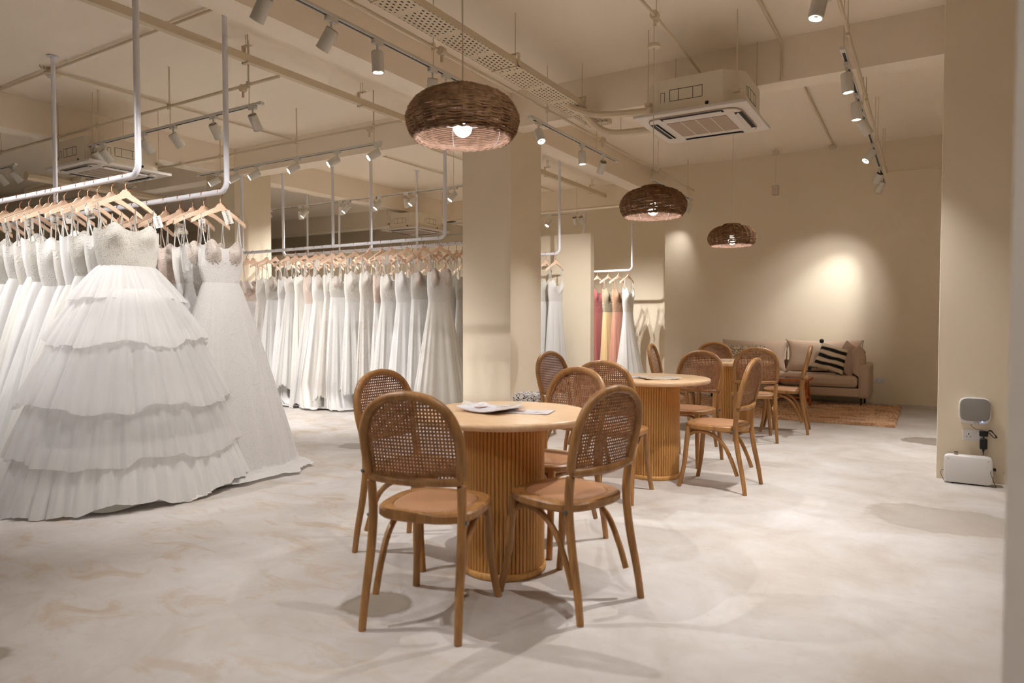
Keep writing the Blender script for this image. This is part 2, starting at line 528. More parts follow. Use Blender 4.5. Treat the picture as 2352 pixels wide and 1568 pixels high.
    m.build('cane_beading', M['cane'], c)
    return c

CH = [ # x, y, facing, label
 (-1.715, 2.213, (-.236,.972), 'cane-backed chair nearest the camera, its back toward us at the front table'),
 (-1.335, 2.654, (-.965,.26), 'cane-backed chair on the right side of the front table, seen from behind'),
 (-2.25, 2.745, (.998,-.07), 'cane-backed chair on the gown side of the front table, half hidden by the nearest chair'),
 (-1.745, 3.25, (-.22,-.975), 'cane-backed chair on the far side of the front table facing the camera'),
 (-2.50, 5.10, (.985,-.17), 'cane-backed chair at the middle table seen edge-on near the column and stool'),
 (-1.835, 4.385, (-.06,1), 'cane-backed chair on the near side of the middle table'),
 (-1.286, 5.00, (-.998,.064), 'cane-backed chair on the right side of the middle table, seen side-on'),
 (-1.73, 5.71, (-.15,-.99), 'cane-backed chair on the far side of the middle table'),
 (-2.40, 7.42, (.99,.1), 'cane-backed chair seen edge-on left of the far table'),
 (-2.13, 8.08, (.28,-.96), 'cane-backed chair behind the far table in front of the sofa'),
 (-1.50, 7.17, (-.30,.954), 'cane-backed chair on the near side of the far table'),
 (-1.32, 7.84, (-.995,-.1), 'cane-backed chair right of the far table beside the rug, seen edge-on'),
]
proto = chair_proto()
for i, (x, y, f, lb) in enumerate(CH):
    if i == 0:
        proto.location = (x, y, 0); proto.rotation_euler = (0,0,rot_of(*f)); proto['label'] = lb; proto['group'] = 'cane chairs around the round tables'
    else:
        dup(proto, (x, y, 0), rot_of(*f), lb, 'cane chairs around the round tables')

# ---------------------------------------------------------------- fluted tables
def table_proto():
    t = thing('round_table', 'x', 'table')
    m = MB(); Rt = .425
    prof = [(0,.722),(Rt-.03,.722),(Rt-.008,.726),(Rt,.736),(Rt,.748),(Rt-.006,.756),(Rt-.014,.7585),(0,.759)]
    m.lathe(prof, 72); m.build('table_top', M['table'], t)
    m = MB(); m.lathe([(0,.700),(.2,.700),(.2,.7225),(0,.7225)], 48); m.build('top_plate', M['table_side'], t)
    m = MB(); m.lathe([(0,.03),(.186,.03),(.186,.70),(0,.70)], 48); m.build('drum', M['table_side'], t)
    m = MB(); m.lathe([(0,0),(.2,0),(.205,.006),(.205,.026),(.2,.032),(0,.032)], 56); m.build('base_ring', M['table_side'], t)
    N = 64; w = 2*PI*.19/N*.46
    pts = [(w*math.cos(a)*1.0, .009*math.sin(a)) for a in [PI*k/6 for k in range(7)]]
    s = MB(); out = [(-w, -.004)] + [(-u, v) for u, v in pts] + [(w, -.004)]
    s.prism([(v+.188, u) for u, v in out], .032, .70)
    me = s.mesh('slat', M['table_side'])
    for k in range(N):
        ob('slat', me, t, (0,0,0), (0,0,2*PI*k/N))
    return t
TB = [(-1.745, 2.79, 'round oak table with a fluted drum base nearest the camera'),
      (-1.80, 5.06, 'round oak table with a fluted drum base under the middle pendant lamp'),
      (-1.81, 7.56, 'round oak table with a fluted drum base nearest the sofa')]
tp = table_proto()
for i, (x, y, lb) in enumerate(TB):
    if i == 0:
        tp.location = (x, y, 0); tp['label'] = lb; tp['group'] = 'fluted round tables'
    else:
        dup(tp, (x, y, 0), .4*i, lb, 'fluted round tables')

# ---------------------------------------------------------------- papers on the tables
def print_mat(name, a, b, scale):
    t = NT(name); v = t.coord()
    n = t.noise(v, scale, 3, .5, .5)
    t.col(t.ramp(n, [(.44, a), (.52, b), (.60, rgb(236, 232, 232)), (.66, b)])); t.set(Roughness=.28); return t.m
M['page1'] = print_mat('glossy_page', rgb(228, 226, 232), rgb(206, 200, 206), 9)
M['page2'] = print_mat('glossy_cover', rgb(222, 212, 210), rgb(170, 120, 112), 7)
M['page3'] = print_mat('cream_cover', rgb(214, 196, 170), rgb(226, 216, 200), 6)
def booklet(loc, rz, w, h, mat, label, curl=.012, thick=.004):
    t = thing('bridal_brochure', label, 'brochure', loc, rz, 'brochures on the tables')
    m = MB(); n = 10; vs = []; fs = []
    for i in range(n+1):
        u = -1 + 2*i/n
        z = curl*(abs(u)**2) + .0005
        for y in (-h/2, h/2): vs.append((u*w/2, y, z)); vs.append((u*w/2, y, z+thick))
    for i in range(n):
        a = i*4; b = a+4
        fs += [(a+1,b+1,b+3,a+3),(a,a+2,b+2,b),(a,b,b+1,a+1),(a+2,a+3,b+3,b+2)]
    fs += [(0,1,3,2),(n*4,n*4+2,n*4+3,n*4+1)]
    m.add(vs, fs); cov = m.build('pages', mat, t)
    for k in (-1, 1):
        MB().box(k*w*.28-.03, k*w*.28+.03, -.03, .035, thick+curl*.3136+.0008, thick+curl*.3136+.0014).build('printed_photo', M['page2'], t)
    return t
TZ = .7592
booklet((-1.86, 2.86, TZ), .5, .30, .21, M['page3'], 'open cream brochure lying bottom of the pile on the front table', .022)
booklet((-1.80, 2.75, TZ+.007), -.15, .26, .20, M['page1'], 'white glossy brochure lying on top of the pile on the front table', .016)
booklet((-1.62, 2.83, TZ), .25, .21, .15, M['page1'], 'grey-white leaflet at the right of the brochures on the front table', .003, .002)
booklet((-1.97, 4.98, TZ), .2, .26, .19, M['page1'], 'white brochure on the left of the middle table', .006)
booklet((-1.72, 4.95, TZ), .7, .27, .20, M['page3'], 'thick brochure with a pink spot on the middle table', .008, .008)
booklet((-1.92, 7.48, TZ), .3, .24, .18, M['page2'], 'dark-printed brochure on the far table', .004)

# ---------------------------------------------------------------- pendant lamps
LPROF = [(.072,.228),(.084,.224),(.094,.212),(.112,.203),(.15,.196),(.19,.178),(.222,.15),(.243,.115),(.25,.085),(.247,.055),(.235,.025),(.214,0)]
def pendant(x, y, z0, label, top, rose=None):
    p = thing('pendant_lamp', label, 'lamp', (x, y, z0), 0, 'woven rattan pendant lamps')
    return p
def pendant_meshes():
    prof = smooth_path([(r, 0, z) for r, z in LPROF], 5)
    L = [0]
    for a, b in zip(prof, prof[1:]): L.append(L[-1] + (b-a).length)
    rng = random.Random(4)
    NR = 26
    wv = MB(); rows = 58
    for j in range(rows):
        s = L[-1]*(j+.5)/rows
        i = max(k for k in range(len(L)) if L[k] <= s); i = min(i, len(prof)-2)
        t = (s-L[i])/(L[i+1]-L[i]); q = prof[i].lerp(prof[i+1], t)
        pts = []
        n = NR*4; ph = (j % 2)*PI
        jr = rng.uniform(-.0012, .0012)
        for k in range(n):
            a = 2*PI*k/n
            rr = q.x + .0022*math.sin(NR*a*.5 + ph) + jr + .0042*math.cos(NR*a) + .0012*math.sin(3*a+j)
            pts.append((rr*math.cos(a), rr*math.sin(a), q.z + .0016*math.sin(5*a+j*1.7)+.001*math.sin(11*a+j)))
        wv.tube(pts, .0037 + rng.uniform(-.0006, .0003), 4, closed=True)
    shade = wv.mesh('shade', M['rattan'], fix=False)
    inner = MB()
    rows2 = [(q.x-.006, q.z) for q in prof if q.z > .012]
    nb = 64; vs = []
    for r, z in rows2:
        for k in range(nb): vs.append((r*math.cos(2*PI*k/nb), r*math.sin(2*PI*k/nb), z))
    rib = MB(); rib.tube([(q.x+.001, 0, q.z) for q in prof], .0046, 6)
    ribm = rib.mesh('rib', M['rattan'])
    # light-coloured inner weave: separate strands on the inside
    iw = MB()
    for j in range(30):
        s = L[-1]*(.2 + .8*(j+.5)/30)
        i = max(k for k in range(len(L)) if L[k] <= s); i = min(i, len(prof)-2)
        t = (s-L[i])/(L[i+1]-L[i]); q = prof[i].lerp(prof[i+1], t)
        pts = []
        for k in range(52):
            a = 2*PI*k/52
            rr = q.x - .0095 + .002*math.sin(13*a + (j % 2)*PI)
            pts.append((rr*math.cos(a), rr*math.sin(a), q.z))
        iw.tube(pts, .0034, 4, closed=True)
    lining = iw.mesh('lining', M['rattan_in'], fix=False)
    rim = MB()
    pts = []
    for k in range(140):
        a = 2*PI*k/140
        pts.append(((.214+.003*math.cos(35*a))*math.cos(a), (.214+.003*math.cos(35*a))*math.sin(a), .003*math.sin(35*a)))
    rim.tube(pts, .006, 5, closed=True); rimm = rim.mesh('rim', M['rattan_in'], fix=False)
    wf = MB()
    for k in range(6):
        a = 2*PI*k/6+.3
        wf.tube([((q.x-.016)*math.cos(a), (q.x-.016)*math.sin(a), q.z) for q in prof[8:]], .0018, 5)
    wf.tube([(.19*math.cos(2*PI*k/40), .19*math.sin(2*PI*k/40), .1) for k in range(40)], .0018, 5, closed=True)
    wfm = wf.mesh('wire_frame', M['white_metal'], fix=False)
    bu = MB(); bu.lathe([(0,-.041)]+[(.041*math.cos(a), .041*math.sin(a)) for a in [R(-75+15*k) for k in range(10)]]+[(.022,.045),(.016,.06)], 24)
    bum = bu.mesh('bulb', M['bulb'], fix=True)
    so = MB(); so.lathe([(0,.055),(.021,.055),(.021,.11),(.012,.125),(0,.125)], 16)
    som = so.mesh('socket', M['white_metal'])
    return shade, ribm, lining, rimm, wfm, bum, som, NR
PM = pendant_meshes()
for (x, y, z0, ctop, lb) in [(-1.80, 2.53, 2.015, CZ, 'large woven rattan pendant lamp over the front table, nearest the camera'),
                            (-1.815, 5.06, 1.995, 3.50, 'woven rattan pendant lamp over the middle table'),
                            (-1.82, 7.55, 2.005, CZ, 'woven rattan pendant lamp over the far table, furthest of the three')]:
    p = pendant(x, y, z0, lb, ctop)
    sh = ob('shade', PM[0], p)
    for k in range(PM[7]): ob('rib', PM[1], sh, (0,0,0), (0,0,2*PI*k/PM[7]))
    ob('lining', PM[2], p); ob('rim', PM[3], p); ob('wire_frame', PM[4], p)
    ob('bulb', PM[5], p, (0,0,.048)); ob('socket', PM[6], p, (0,0,.048))
    m = MB(); m.cyl((0,0,.19), (0,0,ctop-z0), .003, 6); m.build('cord', M['conduit'], p)
    if ctop < CZ:
        m = MB(); m.lathe([(0,1.275),(.045,1.275),(.05,1.282),(.05,1.296),(.04,1.306),(.012,1.312),(0,1.312)], 28); m.build('ceiling_rose', M['conduit'], p)
    ld = bpy.data.lights.new('bulb_light', 'POINT'); ld.energy = 1.6; ld.color = (1,.95,.9); ld.shadow_soft_size = .03
    ob('bulb_light', ld, p, (0,0,-.03))

# ---------------------------------------------------------------- sofa corner
def pillow(w, h, t, n=18, pinch=.11, seed=0, bulge=.5):
    """cushion in the xz plane, thickness along y, centred at origin"""
    m = MB(); vs = []; fs = []; rng = random.Random(seed); ph = rng.uniform(0, 6)
    def P(u, v, s):
        k = 1 - pinch*(1-u*u)*(abs(v)**2) ; k2 = 1 - pinch*(1-v*v)*(abs(u)**2)
        th = t/2*((1-abs(u)**3.2)*(1-abs(v)**3.2))**bulge
        th *= 1 + .07*math.sin(4*u+3*v+ph)
        return (w/2*u*k2, s*th, h/2*v*k)
    for s in (-1, 1):
        for i in range(n+1):
            for j in range(n+1):
                u = math.sin((-1+2*i/n)*PI/2); v = math.sin((-1+2*j/n)*PI/2)
                vs.append(P(u, v, s))
    N = (n+1)**2
    for i in range(n):
        for j in range(n):
            a = i*(n+1)+j
            fs.append((a, a+1, a+n+2, a+n+1)); fs.append((N+a, N+a+n+1, N+a+n+2, N+a+1))
    return m.add(vs, fs)
SX0, SX1, SY0, SY1 = -2.88, -.66, 10.28, 11.12
sofa = thing('sofa', 'beige linen sofa with thin black legs against the back wall', 'sofa', ((SX0+SX1)/2, (SY0+SY1)/2, 0))
hx = (SX1-SX0)/2; hy = (SY1-SY0)/2
def rbox(name, mat, par, x0, x1, y0, y1, z0, z1, bev): return MB().box(x0,x1,y0,y1,z0,z1).build(name, mat, par, bevel=bev, angle=60)
rbox('base', M['sofa'], sofa, -hx+.1, hx-.1, -hy+.02, hy-.01, .15, .27, .02)
rbox('arm', M['sofa'], sofa, hx-.13, hx, -hy, hy, .14, .60, .035)
rbox('arm', M['sofa'], sofa, -hx, -hx+.13, -hy, hy, .14, .60, .035)
rbox('back', M['sofa'], sofa, -hx+.1, hx-.1, hy-.14, hy, .15, .60, .03)
for k, (a, b) in enumerate(((-hx+.14, -.03), (-.03, hx-.14))):
    rbox('seat_cushion', M['sofa'], sofa, a, b, -hy-.0, hy-.16, .275, .44, .05)
    pc = pillow(b-a+.04, .50, .24, seed=k).build('back_cushion', M['sofa'], sofa, ((a+b)/2, hy-.24, .655+.015*k), (R(-12),0,R(-1+2*k)))
    ww = (b-a+.04)/2
    for sg in (-1, 1):
        mm = MB(); mm.tube([(sg*(ww-.025*(1-v*v)), 0, .245*v) for v in np.linspace(-1,1,12)], .004, 5)
        mm.build('piping', M['sofa_dark'], pc)
for sx in (-1, 1):
    for sy in (-1, 1):
        m = MB(); m.tube([(sx*(hx-.1), sy*(hy-.1), .15), (sx*(hx-.1), sy*(hy-.1), 0)], [.016, .011], 10); m.build('leg', M['black'], sofa)
def cush(mat, label, loc, rot, w, h, t, seed, name='cushion', pom=False):
    o = thing(name, label, 'cushion', loc); o.rotation_euler = rot
    pillow(w, h, t, seed=seed).build('cover', mat, o)
    if pom:
        for u in (-1, 1):
            for v in (-1, 1):
                rr = random.Random(u*3+v)
                m = MB(); nn = 10; vs = []
                m.lathe([(.001,-.03)]+[(.032*math.cos(a)*rr.uniform(.92,1.05), .032*math.sin(a)) for a in [R(-70+20*k) for k in range(8)]]+[(.001,.03)], 10)
                m.build('pompom', M['black'], o, (u*(w/2+.015), 0, v*(h/2+.015)))
    return o
def stripe_mat():
    t = NT('black_stripe_knit'); v = t.coord((1,1,1))
    w = t.new('ShaderNodeTexWave', bands_direction='Z'); w.inputs['Scale'].default_value = 3.1; w.inputs['Distortion'].default_value = 2.2; w.inputs['Detail'].default_value = 1.5; w.inputs['Detail Scale'].default_value = 1.2
    t.link(v, w.inputs[0])
    t.col(t.ramp(w.outputs['Fac'], [(.36, rgb(16, 14, 14)), (.40, rgb(206, 186, 158)), (.47, rgb(206, 186, 158)), (.5, rgb(16,14,14)), (.56, rgb(16,14,14)), (.6, rgb(210, 190, 162))])); t.set(Roughness=.95); return t.m
def dash_mat():
    t = NT('dash_print'); v = t.coord((1,1,1), (0,.7,0))
    b = t.new('ShaderNodeTexBrick'); t.link(t.coord((1,1,1), (R(90),0,0)), b.inputs['Vector'])
    b.inputs['Scale'].default_value = 9; b.inputs['Mortar Size'].default_value = .035; b.offset = .5
    b.inputs['Color1'].default_value = b.inputs['Color2'].default_value = (*rgb(216,200,172),1); b.inputs['Mortar'].default_value = (*rgb(34,30,28),1)
    msk = t.ramp(t.noise(v, 16, 1), [(.48, 0.0), (.5, 1.0)])
    t.col(t.mix(msk, rgb(216,200,172), b.outputs['Color'])); t.set(Roughness=.9); return t.m
M['stripe'] = stripe_mat(); M['dash'] = dash_mat()
M['taupe'] = plain('taupe_velvet', rgb(176, 150, 130), .8, .08, 10)
cush(M['stripe'], 'black and cream striped cushion with black pompoms on the sofa', (-1.14, 10.52, .655), (R(-24), R(12), R(-20)), .46, .40, .15, 3, pom=True)
cush(M['taupe'], 'plain taupe cushion leaning on the striped one', (-.93, 10.50, .66), (R(-18), R(20), R(-48)), .42, .42, .14, 5)
cush(M['sofa'], 'plump bolster cushion against the right arm of the sofa', (-.825, 10.58, .64), (R(0), R(0), R(-82)), .62, .42, .2, 7)
cush(M['dash'], 'cream cushion with black dash print at the left of the sofa', (-2.32, 10.58, .65), (R(-25), R(0), R(6)), .52, .38, .16, 9)
cush(M['taupe'], 'dusky brown cushion behind the dash-print cushion', (-2.56, 10.62, .63), (R(-22), R(-8), R(14)), .42, .36, .14, 11)

# shag rug
def rug():
    o = thing('shag_rug', 'tan shag rug in front of the sofa', 'rug', (-1.75, 9.68, 0))
    m = MB(); nx, ny = 230, 160; W, D = 2.92, 2.0
    rng = np.random.RandomState(2)
    a = rng.rand(nx+1, ny+1); b = rng.rand(nx+1, ny+1)
    vs = []; fs = []
    for i in range(nx+1):
        for j in range(ny+1):
            u = i/nx; v = j/ny
            e = min(u*W, (1-u)*W, v*D, (1-v)*D)
            z = (.012 + .03*a[i,j] + .008*math.sin(9*u+4*v)*math.sin(13*v)) * min(1, e/.02+.05)
            vs.append((W*(u-.5)+.012*(b[i,j]-.5), D*(v-.5)+.02*(a[i,j]-.5), z))
    for i in range(nx):
        for j in range(ny):
            p = i*(ny+1)+j; fs.append((p, p+ny+1, p+ny+2, p+1))
    m.add(vs, fs)
    t = NT('shag_wool'); v = t.coord()
    n = t.noise(t.coord((1.0, 3, 1)), 3.2, 4, .6, .6); f = t.noise(v, 60, 2)
    t.col(t.mix(t.math('MULTIPLY', f, .5), t.ramp(n, [(.36, rgb(156, 116, 84)), (.48, rgb(208, 172, 138)), (.7, rgb(224, 194, 164))]), rgb(182, 140, 106)))
    t.set(Roughness=1.0); t.b.inputs['Specular IOR Level'].default_value = .05
    pl = m.build('pile', t.m, o, smooth=False, fix=False); pl['kind'] = 'stuff'
    MB().box(-W/2+.02, W/2-.02, -D/2+.02, D/2-.02, .001, .012).build('backing', t.m, o)
rug()
# coffee table: teak frame with glass top
ct = thing('coffee_table', 'teak coffee table with a glass top on the shag rug', 'coffee table', (-1.87, 9.78, .028))
L_, D_, zt = 1.10, .52, .40
m = MB(); m.box(-L_/2, L_/2, -D_/2, -D_/2+.045, zt-.035, zt).build('top_rail', M['coffee'], ct, bevel=.004)
MB().box(-L_/2, L_/2, D_/2-.045, D_/2, zt-.035, zt).build('top_rail', M['coffee'], ct, bevel=.004)
for s in (-1, 1):
    MB().box(s*L_/2-.0225-s*.0225, s*L_/2+.0225-s*.0225, -D_/2+.045, D_/2-.045, zt-.035, zt).build('end_rail', M['coffee'], ct, bevel=.004)
    for q in (-1, 1):
        m = MB(); m.tube([(s*(L_/2-.04), q*.04, zt-.035), (s*(L_/2-.03), q*(D_/2-.02), 0)], .016, 6, sq=1.2); m.build('leg', M['coffee'], ct)
    MB().box(s*(L_/2-.035)-.012, s*(L_/2-.035)+.012, -.17, .17, .13, .15).build('cross_bar', M['coffee'], ct)
MB().box(-L_/2+.035, L_/2-.035, -.014, .014, .12, .145).build('stretcher', M['coffee'], ct)
g = NT('glass_top'); g.col(rgb(190, 200, 192)); g.set(Roughness=.06); g.b.inputs['Alpha'].default_value = .45; M['glass_top'] = g.m
MB().box(-L_/2+.045, L_/2-.045, -D_/2+.045, D_/2-.045, zt-.012, zt-.004).build('glass_panel', M['glass_top'], ct)
# glass tray with a thin metal edge
tr = thing('glass_tray', 'small square glass tray on the coffee table', 'tray', (-2.0, 9.72, .028+zt-.003))
MB().box(-.09,.09,-.09,.09,0,.004).build('base', M['glass_top'], tr)
for k in range(4):
    m = MB(); m.box(-.09,.09,-.092,-.089,.004,.062); m.build('pane', M['glass_top'], tr, rot=(0,0,k*PI/2))
m = MB()
for z in (.002,.062):
    m.tube([(-.091,-.091,z),(.091,-.091,z),(.091,.091,z),(-.091,.091,z)], .002, 5, closed=True)
for u in (-1,1):
    for v in (-1,1): m.cyl((u*.091,v*.091,0),(u*.091,v*.091,.064),.002,5)
m.build('metal_edge', plain('brass_wire', rgb(150,136,100), .3, metal=.8), tr)

# stool with printed cushion beside the column
st = thing('footstool', 'low wooden footstool with a black and white leaf-print cushion beside the column', 'stool', (-3.50, 6.22, 0), R(8))
M['stoolwood'] = wood('light_rattan_box', rgb(178, 128, 78), rgb(214, 164, 108), (3, 3, 30), .6)
MB().box(-.20,.20,-.17,.17,.12,.36).build('body', M['stoolwood'], st, bevel=.012)
for u in (-1,1):
    for v in (-1,1):
        m = MB(); m.tube([(u*.16,v*.13,.12),(u*.17,v*.14,0)], [.02,.015], 10); m.build('leg', M['hanger'], st)
lp = NT('leaf_print'); v = lp.coord(); nn = lp.noise(v, 22, 3, .5, 1.8)
lp.col(lp.ramp(nn, [(.50, rgb(228, 222, 216)), (.53, rgb(40, 36, 44)), (.60, rgb(40, 36, 44)), (.63, rgb(228,222,216))])); lp.set(Roughness=.9)
m = MB(); out = superell(.205,.175,40,5)
rows = [(1.0,.36),(1.03,.375),(1.03,.41),(.97,.43),(.8,.437),(0.0,.438)]
vs=[]; fs=[]
for s_, z in rows: vs += [(x*s_,y*s_,z) for x,y in out]
for a in range(5):
    for k in range(40): fs.append((a*40+k,a*40+(k+1)%40,(a+1)*40+(k+1)%40,(a+1)*40+k))
m.add(vs,fs).build('cushion', lp.m, st)

# ---------------------------------------------------------------- clothes rails
RZ = 2.2
def rail(label, y, x_end, x_far, poles, flange_all=True, end_pole=True, far_pole=False, ztop=CZ, r=.021):
    t = thing('clothes_rail', label, 'clothes rail', (x_end, y, RZ), 0, 'white ceiling-hung clothes rails')
    e = .07
    path = [(x_far-x_end, 0, 0), (-e, 0, 0)] + ([(-e*.62, 0, .006), (-e*.25, 0, .028), (-.006, 0, e*.62), (0, 0, e), ] if end_pole else [(0,0,0)])
    if far_pole:
        q = x_far-x_end
        path = [(q, 0, e), (q+.006, 0, e*.62), (q+e*.25, 0, .028), (q+e*.62, 0, .006), (q+e, 0, 0)] + path[1:]
    m = MB(); m.tube(path, r, 14); m.build('rod', M['white_metal'], t)
    pl = [(p, 0) for p in poles] + ([(x_end, e)] if end_pole else []) + ([(x_far, e)] if far_pole else [])
    for px, z0 in pl:
        m = MB(); m.cyl((px-x_end, 0, z0-.004 if z0 else 0), (px-x_end, 0, ztop-RZ), r if z0 else r*.93, 14); m.build('pole', M['white_metal'], t)
        m = MB(); m.lathe([(0,0),(.055,0),(.055,.006),(.03,.01),(0,.01)], 20); m.build('flange', M['white_metal'], t, (px-x_end, 0, ztop-RZ-.0101))
        if z0 == 0:
            m = MB(); m.tube([(px-x_end-.03,0,0),(px-x_end+.03,0,0)], r*1.12, 14); m.build('tee', M['white_metal'], t)
    return t
rail('white ceiling-hung rail carrying the tiered ball gown', 2.70, -4.65, -9.5, [-8.4])
rail('white ceiling-hung rail just behind the ball gown rail', 3.40, -4.66, -9.6, [-7.27])
rail('white ceiling-hung rail of lace gowns beyond the front table', 6.67, -5.01, -8.79, [-6.9], far_pole=True)
rail('white ceiling-hung rail behind the row of lace gowns', 7.28, -4.95, -8.61, [-6.78], far_pole=True)
rail('white ceiling-hung rail along the partition wall', 9.176, -4.753, -10.9, [-7.49, -9.33, -10.17])
rail('white ceiling-hung rail of coloured dresses past the partition', 12.95, -5.075, -7.9, [-6.13])

# ---------------------------------------------------------------- hangers
def hanger_meshes():
    # body: bent wooden hanger in the yz plane, hook eye at z = 0 (top of the rod)
    prof_t = []; prof_b = []
    for k in range(25):
        u = -1 + 2*k/24
        au = abs(u)
        y = .225*u
        zc = -.145 - .115*(au**1.25)
        if au < .16: zc += .012*(1-au/.16)
        th = .027 + .010*max(0, 1-au*3) - .006*au
        prof_t.append((y, zc + th*.5 + (.012 if au < .13 else 0))); prof_b.append((y, zc - th*.9))
    out = prof_t + prof_b[::-1]
    m = MB()
    n = len(prof_t); vs = []; fs = []
    for x in (-.0085, .0085):
        bow = 0
        for (y, z) in prof_t: vs.append((x - .03*(abs(y)/.225)**2 + .0, y, z))
        for (y, z) in prof_b: vs.append((x - .03*(abs(y)/.225)**2, y, z))
    for k in range(n-1):
        fs += [(k, k+1, n+k+1, n+k), (2*n+k, 3*n+k, 3*n+k+1, 2*n+k+1), (k, 2*n+k, 2*n+k+1, k+1), (n+k, n+k+1, 3*n+k+1, 3*n+k)]
    fs += [(0, n, 3*n, 2*n), (n-1, 3*n-1, 4*n-1, 2*n-1)]
    body = m.add(vs, fs).mesh('shoulder_bar', M['hanger'])
    h = MB()
    pts = [(0, .0242*math.cos(a), -.0185+.0242*math.sin(a)) for a in [R(200-20*k) for k in range(13)]]
    pts += [(0, .016, -.05), (0, .003, -.066), (0, 0, -.075), (0, 0, -.13)]
    h.tube(pts, .0026, 6)
    hook = h.mesh('hook', M['wire'])
    tw = MB(); tw.tube(smooth_path([(0,0,-.118),(.012,.012,-.112),(.02,.03,-.118),(.012,.045,-.112)], 4), .002, 5)
    tw.tube(smooth_path([(0,0,-.118),(.012,-.01,-.108),(.018,-.03,-.115)], 4), .002, 5)
    twm = tw.mesh('twine', M['twine'])
    return body, hook, twm
HB, HH, HT = hanger_meshes()
def hanger(x, y, rz, label, group, tilt=0):
    t = thing('coat_hanger', label, 'hanger', (x, y, RZ+.02), rz, group)
    ob('shoulder_bar', HB, t, (0,0,0), (tilt,0,0)); ob('hook', HH, t); ob('twine', HT, t)
    return t
TAGM = MB().box(-.0006,.0006,-.028,.028,-.085,0).mesh('name_tag', M['tag'])
def text_mesh(s, size):
    cu = bpy.data.curves.new('ink', 'FONT'); cu.body = s; cu.size = size; cu.align_x = 'CENTER'; cu.align_y = 'CENTER'; cu.shear = .25; cu.resolution_u = 3
    tmp = bpy.data.objects.new('tmp', cu); COL.objects.link(tmp)
    dg = bpy.context.evaluated_depsgraph_get()
    me = bpy.data.meshes.new_from_object(tmp.evaluated_get(dg)); me.materials.clear(); me.materials.append(M['ink'])
    bpy.data.objects.remove(tmp); return me
def name_tag(h, s, y, z, lean=.25, yaw=0, scale=1.0):
    tg = ob('name_tag', TAGM, h, (.02, y, z), (lean, 0, yaw)); tg.scale = (1, scale, scale)
    if not s: return tg
    me = text_mesh(s, .034 if len(s) < 6 else .027)
    o = ob('lettering', me, tg, (.0012, 0, -.043)); o.rotation_euler = (R(90), R(-90), R(90))
    return tg

